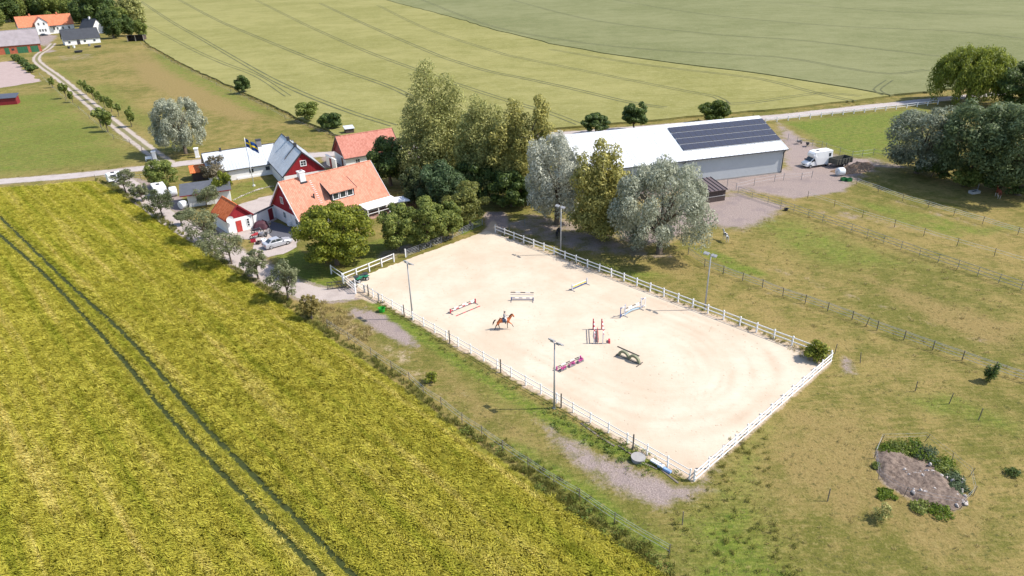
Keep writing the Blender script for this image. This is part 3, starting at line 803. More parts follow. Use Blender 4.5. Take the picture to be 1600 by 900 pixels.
def metal_roof(name, c):
    t = NT(name).set(0.42, 0.0, 0.45)
    p = t.pos()
    n1, n2 = t.noise(p, 0.35, 5, 0.65), t.noise(t.mapping(t.obj(), (3, 0.25, 0.25)), 1.0, 5, 0.7)
    col = t.mix(t.ramp(n1, 0.3, 0.7), dull(c, 0.86), dull(c, 1.06))
    col = t.mix(t.math('MULTIPLY', t.ramp(n2, 0.5, 0.75), 0.28), col, dull(c, 0.62))
    t.color(col)
    return t.mat
M_TILE = tile_mat('clay_tile', (0.45, 0.185, 0.12), (0.56, 0.255, 0.175))
M_TILE_PINK = tile_mat('old_clay_tile', (0.38, 0.15, 0.11), (0.48, 0.21, 0.16))
M_TILE_ORANGE = tile_mat('new_clay_tile', (0.50, 0.115, 0.035), (0.66, 0.19, 0.07), 0.35, 0.4)
M_FARTILE = tile_mat('farm_tile', (0.46, 0.155, 0.08), (0.56, 0.20, 0.11), 0.5, 0.6)
M_PLASTER = mat('white_plaster', (0.74, 0.73, 0.71), 0.85, var=0.07, scale=0.9, dirt=0.18, bump=0.15)
M_WHITE = mat('white_paint', (0.78, 0.77, 0.76), 0.6, var=0.05, scale=3, dirt=0.08)
M_RED = board_mat('red_boards', (0.27, 0.022, 0.028))
M_MAROON = mat('maroon_paint', (0.20, 0.018, 0.024), 0.55, var=0.12)
M_METAL = metal_roof('grey_sheet_metal', (0.50, 0.52, 0.54))
M_METALW = metal_roof('white_sheet_metal', (0.66, 0.67, 0.68))
M_DARK = mat('dark_trim', (0.045, 0.045, 0.052), 0.7, var=0.2)
M_DGREY = mat('dark_roof_felt', (0.085, 0.09, 0.105), 0.9, var=0.15, scale=1.2)
M_BROWN = board_mat('brown_boards', (0.085, 0.062, 0.055), 0.22)
M_GLASS = glass_mat()

def part(name, mat_, parent, *d): return MB().box(*d).build(name, mat_, parent)

def window(parent, origin, right, up, w, h, frame=M_WHITE, cols=2, rows=1, depth=0.07, fw=0.09):
    """frame proud of the wall with glazing bars, pane behind; origin = lower left corner on the wall face"""
    o, r, u = Vector(origin), Vector(right).normalized(), Vector(up).normalized()
    n = r.cross(u)
    def slab(mb, x0, x1, z0, z1, d0, d1):
        c = [o + r * x + u * z + n * d for d in (d0, d1) for x, z in ((x0, z0), (x1, z0), (x1, z1), (x0, z1))]
        mb.add(c, [(0, 3, 2, 1), (4, 5, 6, 7), (0, 1, 5, 4), (1, 2, 6, 5), (2, 3, 7, 6), (3, 0, 4, 7)])
    mb = MB()
    slab(mb, 0, w, 0, fw, -.02, depth); slab(mb, 0, w, h - fw, h, -.02, depth)
    slab(mb, 0, fw, fw, h - fw, -.02, depth); slab(mb, w - fw, w, fw, h - fw, -.02, depth)
    f = mb.build('window', frame, parent)
    pn = MB(); slab(pn, fw, w - fw, fw, h - fw, -.01, .018); pn.build('pane', M_GLASS, f)
    if cols > 1 or rows > 1:
        mu = MB()
        for k in range(1, cols): x = w * k / cols; slab(mu, x - .03, x + .03, fw, h - fw, .019, depth - .015)
        for k in range(1, rows): z = h * k / rows; slab(mu, fw, w - fw, z - .025, z + .025, .019, depth - .02)
        mu.build('glazing_bar', frame, f)
    return f

def door(parent, origin, right, w, h, m=M_MAROON, frame=M_WHITE):
    o, r = Vector(origin), Vector(right).normalized(); u = Vector((0, 0, 1)); n = r.cross(u)
    def slab(x0, x1, z0, z1, d0, d1):
        c = [o + r * x + u * z + n * d for d in (d0, d1) for x, z in ((x0, z0), (x1, z0), (x1, z1), (x0, z1))]
        return MB().add(c, [(0, 3, 2, 1), (4, 5, 6, 7), (0, 1, 5, 4), (1, 2, 6, 5), (2, 3, 7, 6), (3, 0, 4, 7)])
    d = slab(0, w, 0, h, -.02, .06).build('door', m, parent)
    slab(w * .82, w * .9, h * .45, h * .5, .06, .12).build('handle', M_DARK, d)
    return d

def gable_walls(parent, L, W, h_low, hE, hR, over, m_low, m_up, inset=0.4):
    """plinth wall to h_low all round, gable triangles above, under a roof of slope hE..hR"""
    x0, x1, w = inset, L - inset, W / 2 - over
    sl_ = (hR - hE) / (W / 2)
    t = lambda y: hR - abs(y) * sl_ - 0.10
    lo = min(h_low, t(w))
    part('wall', m_low, parent, x0, x1, -w, w, 0, lo)
    mb = MB()
    for xa, xb in ((x0, x0 + .25), (x1 - .25, x1)):
        prof = [(-w, lo), (w, lo), (w, max(lo + .01, t(w))), (0, t(0)), (-w, max(lo + .01, t(w)))]
        mb2 = MB().prismx(prof, xa, xb); mb2.build('gable', m_up, parent)
    for s_ in (-1, 1):
        if t(w) - lo > 0.02: part('upper_wall', m_up, parent, x0 + .25, x1 - .25, s_ * w - .12 * (s_ > 0), s_ * w + .12 * (s_ < 0), lo, t(w))

def gable_roof(parent, L, W, hE, hR, m, th=0.14, trim=M_DARK, ridge=None, barge=True, gutter=True, x0=0.0):
    """two thick slopes as one roof part; ridge cap, barge boards and gutters as sub-parts"""
    w = W / 2
    mb = MB()
    for s_ in (-1, 1):
        a = [(x0, 0, hR), (L, 0, hR), (L, s_ * w, hE), (x0, s_ * w, hE)]
        b = [(x, y, z - th) for x, y, z in a]
        mb.add(a + b, [(0, 1, 2, 3), (7, 6, 5, 4), (0, 4, 5, 1), (1, 5, 6, 2), (2, 6, 7, 3), (3, 7, 4, 0)])
    r = mb.build('roof', m, parent)
    MB().tube([(x0 + .02, 0, hR + .0), (L - .02, 0, hR + .0)], .11, 8).build('ridge_cap', ridge or m, r)
    if barge:
        for xx in (x0, L):
            for s_ in (-1, 1):
                d = -.035 if xx == x0 else .035
                MB().bar((xx + d, 0, hR - .08), (xx + d, s_ * w, hE - .08), .06, .26).build('barge_board', trim, r)
    if gutter:
        for s_ in (-1, 1):
            MB().tube([(x0, s_ * (w + .06), hE - .12), (L, s_ * (w + .06), hE - .12)], .075, 6).build('gutter', trim, r)
    return r

def seams(roof, L, W, hE, hR, step, m, x0=0.0, h=0.05, w_=0.05, sides=(-1, 1), ymin=0.0):
    base = {}
    for s_ in sides:
        a, b = Vector((0, s_ * ymin, hR - (hR - hE) * ymin / (W / 2) + h / 2)), Vector((0, s_ * W / 2, hE + h / 2))
        base[s_] = MB().bar(a, b, w_, h).mesh('roof_seam', m)
    x = x0 + step / 2
    while x < L:
        for s_ in sides: link('roof_seam', base[s_], roof, (x, 0, 0))
        x += step

# ---- main house
A1 = R(41.6)
house = empty('farmhouse', (-39.67, 113.42, 0), A1, 'white and red-gabled farmhouse with orange tiled roof, dormer and white chimney', 'house')
HL, HW, HE, HR_ = 18.31, 11.4, 2.15, 7.8
gable_walls(house, HL, HW, 2.55, HE, HR_, 0.45, M_PLASTER, M_RED)
hroof = gable_roof(house, HL, HW, HE, HR_, M_TILE, trim=M_WHITE, gutter=False)
for s_ in (-1, 1): MB().tube([(0, s_ * (HW / 2 + .06), HE - .1), (HL, s_ * (HW / 2 + .06), HE - .1)], .075, 6).build('gutter', M_DARK, hroof)
xg = 0.4
for y, z, w, h in ((1.25, 3.65, 1.0, 1.25), (-2.2, 3.5, 1.0, 1.25)):
    window(house, (xg, y, z), (0, -1, 0), (0, 0, 1), w, h, cols=2)
for y, z, w, h in ((1.1, 1.0, 1.1, 1.25), (-3.5, .95, 1.1, 1.2)):
    window(house, (xg, y, z), (0, -1, 0), (0, 0, 1), w, h, cols=2)
MB().tube([(xg - .08, -2.0, .1), (xg - .08, -2.0, 2.6)], .045, 6).build('drainpipe', M_WHITE, house)
part('heat_pump', M_WHITE, house, xg - .45, xg - .05, -1.7, -.75, .15, .9)
wy = -(HW / 2 - .45)
for x in (2.2, 5.0, 8.0, 11.0, 14.2): window(house, (x, wy, .85), (1, 0, 0), (0, 0, 1), 1.2, 1.0, cols=2)
sl_ = (HR_ - HE) / (HW / 2)
zr = lambda y: HR_ - abs(y) * sl_
# chimney
ch = part('chimney', M_PLASTER, house, 3.75, 4.75, -.75, .35, 6.9, 8.75)
part('chimney_cap', M_WHITE, ch, 3.68, 4.82, -.82, .42, 8.75, 8.9)
part('chimney_pot', M_DARK, ch, 4.0, 4.5, -.45, .05, 8.9, 8.96)
part('chimney_flashing', M_DARK, ch, 3.62, 4.88, -1.0, .55, 6.85, 7.12)
# roof steps
for k in range(13):
    y = -.9 - k * .27
    MB().bar((5.15, y, zr(y) + .07), (5.6, y, zr(y) + .07), .09, .05).build('roof_step', M_WHITE, hroof)
MB().tube([(4.6, -3.2, zr(3.2) - .1), (4.6, -3.2, zr(3.2) + .75)], .14, 10).build('vent_pipe', M_DARK, hroof)
# shed dormer with three windows
dx0, dx1, dyf, dyt = 7.3, 11.9, -4.25, -1.45
dzf = 5.2
dm = MB().prismx([(dyf, zr(dyf) - .1), (dyf, dzf - .1), (dyt, zr(dyt) - .1)], dx0, dx1).build('dormer', M_DARK, house)
mb = MB(); ov = .35
sd_ = (zr(dyt) - dzf) / (dyt - dyf)
a = [(dx0 - ov, dyt, zr(dyt) + .05), (dx1 + ov, dyt, zr(dyt) + .05), (dx1 + ov, dyf - ov, dzf - sd_ * ov + .05), (dx0 - ov, dyf - ov, dzf - sd_ * ov + .05)]
mb.add(a + [(x, y, z - .12) for x, y, z in a], [(0, 1, 2, 3), (7, 6, 5, 4), (0, 4, 5, 1), (1, 5, 6, 2), (2, 6, 7, 3), (3, 7, 4, 0)])
mb.build('dormer_roof', M_TILE, dm)
MB().bar((dx1 + ov + .03, dyt, zr(dyt)), (dx1 + ov + .03, dyf - ov, dzf - sd_ * ov), .07, .2).build('barge_board', M_DARK, dm)
MB().bar((dx0 - ov - .03, dyt, zr(dyt)), (dx0 - ov - .03, dyf - ov, dzf - sd_ * ov), .07, .2).build('barge_board', M_DARK, dm)
for k in range(3):
    x = dx0 + .25 + k * 1.43
    window(dm, (x, dyf, zr(dyf) + .12), (1, 0, 0), (0, 0, 1), 1.25, 1.25, cols=1, fw=.13)
# veranda at the near eave
vr = MB(); vx0, vx1 = 11.6, 18.6
vr.add([(vx0, -5.4, 2.2), (vx1, -5.4, 2.2), (vx1, -8.6, 1.95), (vx0, -8.6, 1.95), (vx0, -5.4, 2.08), (vx1, -5.4, 2.08), (vx1, -8.6, 1.83), (vx0, -8.6, 1.83)],
       [(0, 1, 2, 3), (7, 6, 5, 4), (0, 4, 5, 1), (1, 5, 6, 2), (2, 6, 7, 3), (3, 7, 4, 0)])
vr.build('veranda_roof', M_WHITE, house)
for x in (vx0 + .2, 14, 16.3, vx1 - .2): part('veranda_post', M_WHITE, house, x - .07, x + .07, -8.5, -8.36, 0, 1.85)
part('veranda_floor', mat('deck_boards', (0.36, 0.22, 0.17), .8, var=.25), house, vx0, vx1, -8.7, -5.3, 0, .14)
for x0_, x1_ in ((vx0, 13.9), (14.1, 16.2), (16.4, vx1)): part('veranda_rail', M_WHITE, house, x0_, x1_, -8.47, -8.39, .95, 1.03)

# ---- grey metal longhouse and its cross wing
lh = empty('longhouse', (-64.9, 142.64, 0), R(28.7), 'long white building with grey metal roof behind the flagpole', 'house')
LL, LW, LE, LR = 19.2, 9.75, 2.35, 5.5
gable_walls(lh, LL, LW, 2.3, LE, LR, .3, M_PLASTER, M_PLASTER, .25)
lr = gable_roof(lh, LL, LW, LE, LR, M_METAL, trim=M_DARK, ridge=M_DARK)
seams(lr, LL, LW, LE, LR, .62, M_METAL, h=.045, w_=.045)
for x in (8.2, 11.6): window(lh, (x, -LW / 2 + .3, 1.05), (1, 0, 0), (0, 0, 1), .85, .75, frame=M_DARK, cols=1)
MB().tube([(14.8, -LW / 2 + .32, 1.7), (14.8, -LW / 2 + .22, 1.7)], .42, 16).build('round_window', M_DARK, lh)
part('plinth', M_WHITE, lh, 5.5, 14.6, -LW / 2 + .12, -LW / 2 + .29, 0, .42)
c1 = part('chimney', mat('grey_render', (.22, .21, .21), .9), lh, 11.3, 12.3, -.45, .45, 5.0, 6.6)
part('chimney_cap', M_DARK, c1, 11.22, 12.38, -.53, .53, 6.6, 6.8)
part('vent', M_DARK, lh, 3.6, 4.0, -.25, .15, 5.3, 6.1)
cw = empty('cross_wing', (-49.87, 150.40, 0), R(-61.3), 'metal-roofed wing with bright red boarded gable and one small white window', 'house')
CL, CW, CE, CR = 17.8, 9.0, 2.9, 7.35
gable_walls(cw, CL, CW, 2.9, CE, CR, .3, M_PLASTER, M_RED, .3)
cr_ = gable_roof(cw, CL, CW, CE, CR, M_METAL, trim=M_DARK, ridge=M_DARK)
seams(cr_, CL, CW, CE, CR, .85, M_METAL, h=.05, w_=.05)
window(cw, (CL - .3, -.62, 4.35), (0, 1, 0), (0, 0, 1), 1.25, 1.2, cols=2, rows=2, fw=.14)
for x in (6.2, 12.4): part('roof_vent', M_DARK, cw, x - .25, x + .25, -.28, .28, 7.2, 8.0)
MB().bar((12.4, -.1, 7.42), (12.4, -2.6, 7.42 - 2.5 * (CR - CE) / (CW / 2)), .12, .1).build('roof_ladder', M_DARK, cr_)
window(cw, (14.0, -CW / 2 + .3, 1.0), (1, 0, 0), (0, 0, 1), 1.0, 1.1, cols=2)

# ---- back house
bh = empty('back_house', (-38.04, 149.92, 0), R(31.0), 'white house with faded pink-red tiled roof by the road', 'house')
BL, BW, BE, BR = 13.35, 8.2, 2.45, 6.5
gable_walls(bh, BL, BW, 2.45, BE, BR, .35, M_PLASTER, M_MAROON)
gable_roof(bh, BL, BW, BE, BR, M_TILE_PINK, trim=M_DARK)
door(bh, (BL * .52, -BW / 2 + .35, 0), (1, 0, 0), 1.0, 2.0)
window(bh, (2.6, -BW / 2 + .35, .9), (1, 0, 0), (0, 0, 1), 1.1, 1.0, cols=2)
door(bh, (.4, -1.0, 0), (0, -1, 0), 1.0, 2.05, mat('brown_door', (.17, .06, .035), .7))
gw = empty('garden_wall', P(520, 262), R(-55), 'white courtyard wall with maroon door beside the back house', 'wall')
part('wall', M_PLASTER, gw, -3.2, 2.4, -.12, .12, 0, 2.3)
door(gw, (-1.0, -.12, 0), (1, 0, 0), 1.1, 2.05)
part('coping', M_WHITE, gw, -3.25, 2.45, -.17, .17, 2.3, 2.38)

# ---- small garage
gar = empty('garage', (-50.66, 115.51, 0), R(-48.3), 'small white garage with bright orange roof, red gable and satellite dish', 'garage')
GL, GW, GE, GR = 6.4, 4.8, 2.6, 4.9
gable_walls(gar, GL, GW, 2.55, GE, GR, .25, M_PLASTER, M_RED, .25)
gable_roof(gar, GL, GW, GE, GR, M_TILE_ORANGE, trim=M_MAROON)
door(gar, (GL - .25, -.75, 0), (0, 1, 0), .95, 2.0, mat('red_door', (.42, .05, .04), .55))
window(gar, (GL - .25, 1.1, .55), (0, 1, 0), (0, 0, 1), .55, 1.5, cols=1, rows=3)
dsh = MB(); rings = []
for k in range(5):
    r_ = .62 * k / 4
    rings.append([(GL + .18 - .16 * (k / 4) ** 2 * -1, -1.75 + r_ * math.cos(t), 2.75 + r_ * math.sin(t)) for t in [6.283 * j / 16 for j in range(16)]])
vs_ = [q for r_ in rings for q in r_]
dsh.add(vs_, [(i * 16 + j, i * 16 + (j + 1) % 16, (i + 1) * 16 + (j + 1) % 16, (i + 1) * 16 + j) for i in range(4) for j in range(16)])
ds = dsh.build('satellite_dish', M_WHITE, gar, smooth=True)
MB().bar((GL - .26, -1.75, 2.6), (GL + .2, -1.75, 2.72), .06, .06).build('dish_arm', M_DARK, ds)
MB().bar((GL + .2, -1.75, 2.4), (GL + .75, -1.75, 2.72), .03, .03).build('feed_arm', M_DARK, ds)
# wall between garage and house
ga, hb = gar.matrix_basis @ Vector((GL - .3, GW / 2 - .1, 0)), house.matrix_basis @ Vector((.6, HW / 2 - .6, 0))
d_ = hb - ga
yw = empty('yard_wall', ga, math.atan2(d_.y, d_.x), 'white plastered yard wall joining garage and farmhouse, with maroon door', 'wall')
part('wall', M_PLASTER, yw, .05, d_.length, -.14, .14, 0, 2.25)
part('coping', M_DARK, yw, .0, d_.length, -.2, .2, 2.25, 2.37)
door(yw, (d_.length - 1.9, -.14, 0), (1, 0, 0), 1.1, 2.05)

# ---- dark-roofed shed, with a low tiled lean-to behind
sh = empty('outbuilding', P(296, 324), R(22), 'white outbuilding with dark grey flat-pitched roof and small window', 'shed')
part('wall', M_PLASTER, sh, 0, 7.6, 0, 4.6, 0, 2.45)
mb = MB(); a = [(-1.2, 5.0, 3.35), (8.0, 5.0, 3.35), (8.0, -.45, 2.5), (-1.2, -.45, 2.5)]
mb.add(a + [(x, y, z - .13) for x, y, z in a], [(0, 1, 2, 3), (7, 6, 5, 4), (0, 4, 5, 1), (1, 5, 6, 2), (2, 6, 7, 3), (3, 7, 4, 0)])
so = mb.build('roof', M_DGREY, sh)
MB().bar((-1.2, -.49, 2.42), (8.0, -.49, 2.42), .05, .18).build('fascia', M_MAROON, so)
MB().prismx([(4.6, 2.3), (4.6, 3.1), (0.0, 2.44), (0, 2.3)], .05, 7.55).build('upper_wall', M_PLASTER, sh)
window(sh, (1.6, 0, 1.0), (1, 0, 0), (0, 0, 1), .95, .85, cols=1, frame=M_DARK)
door(sh, (4.6, 0, 0), (1, 0, 0), 1.0, 2.0, M_WHITE)
lt = empty('tiled_shed', P(300, 284), R(25), 'low shed with orange tiled roof behind the dark-roofed outbuilding', 'shed')
part('wall', M_BROWN, lt, .3, 5.6, .3, 3.9, 0, 1.9)
gm = MB().prismx([(.3, 1.9), (3.9, 1.9), (2.1, 2.75)], .32, 5.58).build('gable', M_BROWN, lt)
mb = MB()
for s_ in (-1, 1):
    a = [(0, 2.1, 2.95), (5.9, 2.1, 2.95), (5.9, 2.1 + s_ * 2.15, 1.85), (0, 2.1 + s_ * 2.15, 1.85)]
    mb.add(a + [(x, y, z - .12) for x, y, z in a], [(0, 1, 2, 3), (7, 6, 5, 4), (0, 4, 5, 1), (1, 5, 6, 2), (2, 6, 7, 3), (3, 7, 4, 0)])
mb.build('roof', M_TILE_ORANGE, lt)

# ---- riding hall with solar panels
HA = R(15.8)
hall = empty('riding_hall', (10.93, 134.32, 0), HA, 'large riding hall with white metal roof carrying solar panels', 'hall')
RL, RW, RE, RR = 44.5, 22.2, 5.0, 9.4
wall_m = NT('hall_cladding').set(.55, 0, .35)
_o = wall_m.obj(); _sx = wall_m.new('ShaderNodeSeparateXYZ'); wall_m.put(_sx.inputs[0], _o)
_fr = wall_m.math('FRACT', wall_m.math('DIVIDE', _sx.outputs[0], .3))
_c = wall_m.mix(wall_m.noise(wall_m.pos(), .6, 5, .65), (.40, .425, .44), (.48, .505, .52))
wall_m.color(wall_m.mix(wall_m.math('MULTIPLY', wall_m.ramp(_fr, .3, .1), .25), _c, (.30, .32, .335)))
wall_m.bump(wall_m.ramp(_fr, .2, .4), .3, .03)
gable_walls(hall, RL, RW, RE - .35, RE, RR, .55, wall_m.mat, wall_m.mat, .45)
rr = gable_roof(hall, RL, RW, RE, RR, M_METALW, trim=M_WHITE, ridge=M_METALW, gutter=False)
for s_ in (-1, 1): MB().tube([(0, s_ * (RW / 2 + .08), RE - .1), (RL, s_ * (RW / 2 + .08), RE - .1)], .1, 6).build('gutter', M_DARK, rr)
seams(rr, RL, RW, RE, RR, 1.02, M_METALW, h=.06, w_=.08)
wyh = -(RW / 2 - .55)
M_PANEL = mat('pale_cladding', (.56, .59, .61), .5, var=.05, scale=.8)
part('plinth', mat('concrete', (.30, .29, .28), .9), hall, .4, RL - .4, wyh - .1, wyh - .013, 0, .26)
for x in (21.3, RL - .65): MB().tube([(x, wyh - .16, .15), (x, wyh - .16, RE - .75), (x, -RW / 2 - .02, RE - .2)], .1, 8).build('downpipe', M_DARK, hall)
part('sliding_door', M_PANEL, hall, RL - .46, RL - .38, -2.6, 2.4, .05, 4.2)
# solar array, 4 rows of 17 framed modules
t = NT('solar_cells').set(.22, 0, .5)
_o = t.obj(); _s = t.new('ShaderNodeSeparateXYZ'); t.put(_s.inputs[0], _o)
_g = t.math('MAXIMUM', t.ramp(t.math('FRACT', t.math('MULTIPLY', _s.outputs[0], 6.2)), .9, .97), t.ramp(t.math('FRACT', t.math('MULTIPLY', _s.outputs[1], 6.2)), .9, .97))
t.color(t.mix(t.math('MULTIPLY', _g, .25), (.035, .037, .055), (.16, .165, .19)))
M_CELL = t.mat
M_ALU = mat('aluminium', (.62, .63, .65), .5, var=.05)
slope = math.atan2(RR - RE, RW / 2)
pw, ph = 1.2, 1.76
pm = MB(); pm.m = 0; pm.box(-pw / 2 + .035, pw / 2 - .035, -ph / 2 + .035, ph / 2 - .035, 0, .045)
cell_me = pm.mesh('cells', M_CELL)
fr = MB().box(-pw / 2, pw / 2, -ph / 2, -ph / 2 + .034, 0, .05).box(-pw / 2, pw / 2, ph / 2 - .034, ph / 2, 0, .05).box(-pw / 2, -pw / 2 + .034, -ph / 2 + .034, ph / 2 - .034, 0, .05).box(pw / 2 - .034, pw / 2, -ph / 2 + .034, ph / 2 - .034, 0, .05).mesh('solar_panel', mat('black_frame', (.06, .06, .07), .5, var=.05))
sdist = [1.2 + k * 1.97 + ph / 2 for k in range(4)]
for k, sd_ in enumerate(sdist):
    for j in range(18):
        x = 22.3 + .62 + j * 1.235
        y, z = -sd_ * math.cos(slope), RR - sd_ * math.sin(slope)
        o = link('solar_panel', fr, hall, (x, y - math.sin(slope) * .16, z + math.cos(slope) * .16), (slope, 0, 0))
        link('cells', cell_me, o)
for k in range(5):
    sd_ = 1.2 + k * 1.97 - .055
    y, z = -sd_ * math.cos(slope), RR - sd_ * math.sin(slope)
    part('mounting_rail', M_ALU, hall, 22.3, 44.4 + .1, y - .05, y + .05, z + .08, z + .16)

# ---- brown paddock shelter
ps = empty('paddock_shelter', P(1088, 320), R(19.1), 'brown boarded paddock shelter with ribbed dark roof beside the hall', 'shed')
part('wall', M_BROWN, ps, 0, 6.1, 0, .12, 0, 2.25); part('side_wall', M_BROWN, ps, 0, .12, .12, 4.2, 0, 2.3); part('side_wall', M_BROWN, ps, 5.98, 6.1, .12, 4.2, 0, 2.3)
part('kick_board', mat('grey_board', (.42, .39, .37), .8), ps, -.02, 6.12, -.05, -.004, 1.0, 1.13)
M_SHR = mat('brown_sheet_roof', (.115, .085, .085), .6, var=.12)
mb = MB(); a = [(-.25, 5.2, 3.0), (6.35, 5.2, 3.0), (6.35, -.35, 2.25), (-.25, -.35, 2.25)]
mb.add(a + [(x, y, z - .1) for x, y, z in a], [(0, 1, 2, 3), (7, 6, 5, 4), (0, 4, 5, 1), (1, 5, 6, 2), (2, 6, 7, 3), (3, 7, 4, 0)])
pr = mb.build('roof', M_SHR, ps)
seam_me = MB().bar((0, -.35, 2.31), (0, 5.2, 3.06), .09, .1).mesh('roof_rib', M_DARK)
for k in range(8): link('roof_rib', seam_me, pr, (.0 + k * .88, 0, 0))
for x in (.1, 3.05, 6.0): part('post', M_BROWN, ps, x - .08, x + .08, 4.9, 5.06, 0, 2.85)

# ---- far farm
fh = empty('far_farmhouse', (-306.84, 461.13, 0), R(39.4), 'distant white farmhouse with long orange roof and white gabled front', 'house')
gable_walls(fh, 31.0, 9.4, 5.4, 5.0, 11.2, .4, M_PLASTER, M_PLASTER)
gable_roof(fh, 31.0, 9.6, 5.0, 11.2, M_FARTILE, gutter=False)
fx0, fx1 = 9.2, 16.0
MB().prism([(fx0, 0), (fx1, 0), (fx1, 7.2), ((fx0 + fx1) / 2, 10.4), (fx0, 7.2)], -6.4, -3.8).build('front_gable', M_PLASTER, fh)
mb = MB(); xm = (fx0 + fx1) / 2
for s_ in (-1, 1):
    a = [(xm, -6.9, 10.65), (xm, 0, 10.65), (xm + s_ * 3.9, 0, 7.1), (xm + s_ * 3.9, -6.9, 7.1)]
    mb.add(a + [(x, y, z - .2) for x, y, z in a], [(0, 1, 2, 3), (7, 6, 5, 4), (0, 4, 5, 1), (1, 5, 6, 2), (2, 6, 7, 3), (3, 7, 4, 0)])
mb.build('front_gable_roof', M_TILE_PINK, fh)
for x, z in ((fx0 + 1.3, 5.6), (fx0 + 4.2, 5.6), (fx0 + 1.2, 1.8), (fx0 + 2.7, 1.8), (fx0 + 4.2, 1.8)): window(fh, (x, -6.4, z), (1, 0, 0), (0, 0, 1), 1.2, 1.8, cols=2, frame=M_WHITE, fw=.12)
for x in (2.5, 5.5, 18.5, 20.5, 23.5, 27): window(fh, (x, -4.3, 2.2), (1, 0, 0), (0, 0, 1), 1.2, 1.8, cols=2, fw=.12)
for x in (8.0, 23.0): c_ = part('chimney', M_FARTILE, fh, x, x + .9, -.4, .5, 10.8, 12.4)
part('entrance_canopy', M_DARK, fh, 17.0, 20.5, -6.3, -4.35, 4.3, 4.6)
br = empty('brick_barn', (-270.92, 364.61, 0), R(33.5), 'long red brick barn with grey roof and green doors at the far farm', 'barn')
M_BRICK = mat('red_brick', (.36, .10, .055), .9, var=.25, scale=1.5)
M_GREEN = board_mat('green_doors', (.04, .13, .065), .3)
gable_walls(br, 31.6, 12.0, 4.0, 4.0, 10.8, .35, M_BRICK, M_BRICK)
gable_roof(br, 31.6, 12.2, 4.0, 10.8, mat('fibre_cement', (.27, .235, .245), .9, var=.14, scale=.5, dirt=.25), gutter=False)
for x, w in ((15.2, 2.0), (20.6, 4.6), (26.5, 3.4)): door(br, (x, -5.66, 0), (1, 0, 0), w, 3.1, M_GREEN)
window(br, (18.2, -5.66, 1.6), (1, 0, 0), (0, 0, 1), 1.2, 1.0, frame=M_DARK, cols=1)
bk = empty('black_roofed_house', (-246.02, 403.60, 0), R(37.6), 'distant long white house with black roof beside the driveway', 'house')
gable_walls(bk, 18.4, 8.7, 2.7, 2.75, 7.9, .35, M_PLASTER, M_PLASTER)
gable_roof(bk, 18.4, 8.9, 2.75, 7.9, mat('black_tile', (.038, .042, .052), .7, var=.15, scale=.6), gutter=False)
for x in (2.2, 9.8, 14.6): window(bk, (x, -4.1, 1.1), (1, 0, 0), (0, 0, 1), 1.0, .9, frame=M_DARK, cols=1)
door(bk, (6.4, -4.1, 0), (1, 0, 0), 1.5, 2.3, M_DARK)
bt = empty('black_roofed_cottage', P(136, 52), R(-20), 'distant white cottage with steep black roof under the trees', 'house')
gable_walls(bt, 11, 9.0, 3.6, 3.6, 8.8, .35, M_PLASTER, M_PLASTER)
gable_roof(bt, 11, 9.2, 3.6, 8.8, mat('black_tile', (0, 0, 0)), gutter=False)
part('chimney', M_PLASTER, bt, 5, 5.9, -.45, .45, 8.2, 9.9)
os_ = empty('open_shed', P(200, 65), R(8), 'small open-fronted black shed at the corner of the far paddock', 'shed')
for d in ((0, .12, 0, 5, 0, 3.0), (8.6, 8.72, 0, 5, 0, 3.0), (.12, 8.6, 4.88, 5, 0, 2.8)): part('wall', M_BROWN, os_, *d)
mb = MB(); a = [(-.3, 5.3, 2.9), (9, 5.3, 2.9), (9, -.5, 3.5), (-.3, -.5, 3.5)]
mb.add(a + [(x, y, z - .15) for x, y, z in a], [(0, 1, 2, 3), (7, 6, 5, 4), (0, 4, 5, 1), (1, 5, 6, 2), (2, 6, 7, 3), (3, 7, 4, 0)])
mb.build('roof', M_DGREY, os_)
for x in (.06, 4.3, 8.66): part('post', mat('pale_timber', (.45, .40, .32), .8), os_, x - .1, x + .1, -.3, -.1, 0, 3.2)
rs = empty('red_shed', P(-14, 166), R(18), 'small red field shelter with dark roof in the far paddock', 'shed')
part('wall', M_MAROON, rs, 0, 7.6, 0, 3.6, 0, 2.2)
mb = MB(); a = [(-.3, 4.0, 3.1), (7.9, 4.0, 3.1), (7.9, -.3, 2.25), (-.3, -.3, 2.25)]
mb.add(a + [(x, y, z - .12) for x, y, z in a], [(0, 1, 2, 3), (7, 6, 5, 4), (0, 4, 5, 1), (1, 5, 6, 2), (2, 6, 7, 3), (3, 7, 4, 0)])
mb.build('roof', mat('blue_black_roof', (.07, .08, .105), .7), rs)
hut = empty('garden_hut', P(541, 212), R(25), 'tiny grey hut at the paddock edge behind the back house', 'shed')
part('wall', M_BROWN, hut, 0, 2.2, 0, 1.8, 0, 1.7)
mb = MB(); a = [(-.2, 2.0, 2.2), (2.4, 2.0, 2.2), (2.4, -.2, 1.75), (-.2, -.2, 1.75)]
mb.add(a + [(x, y, z - .1) for x, y, z in a], [(0, 1, 2, 3), (7, 6, 5, 4), (0, 4, 5, 1), (1, 5, 6, 2), (2, 6, 7, 3), (3, 7, 4, 0)])
mb.build('roof', M_METAL, hut)
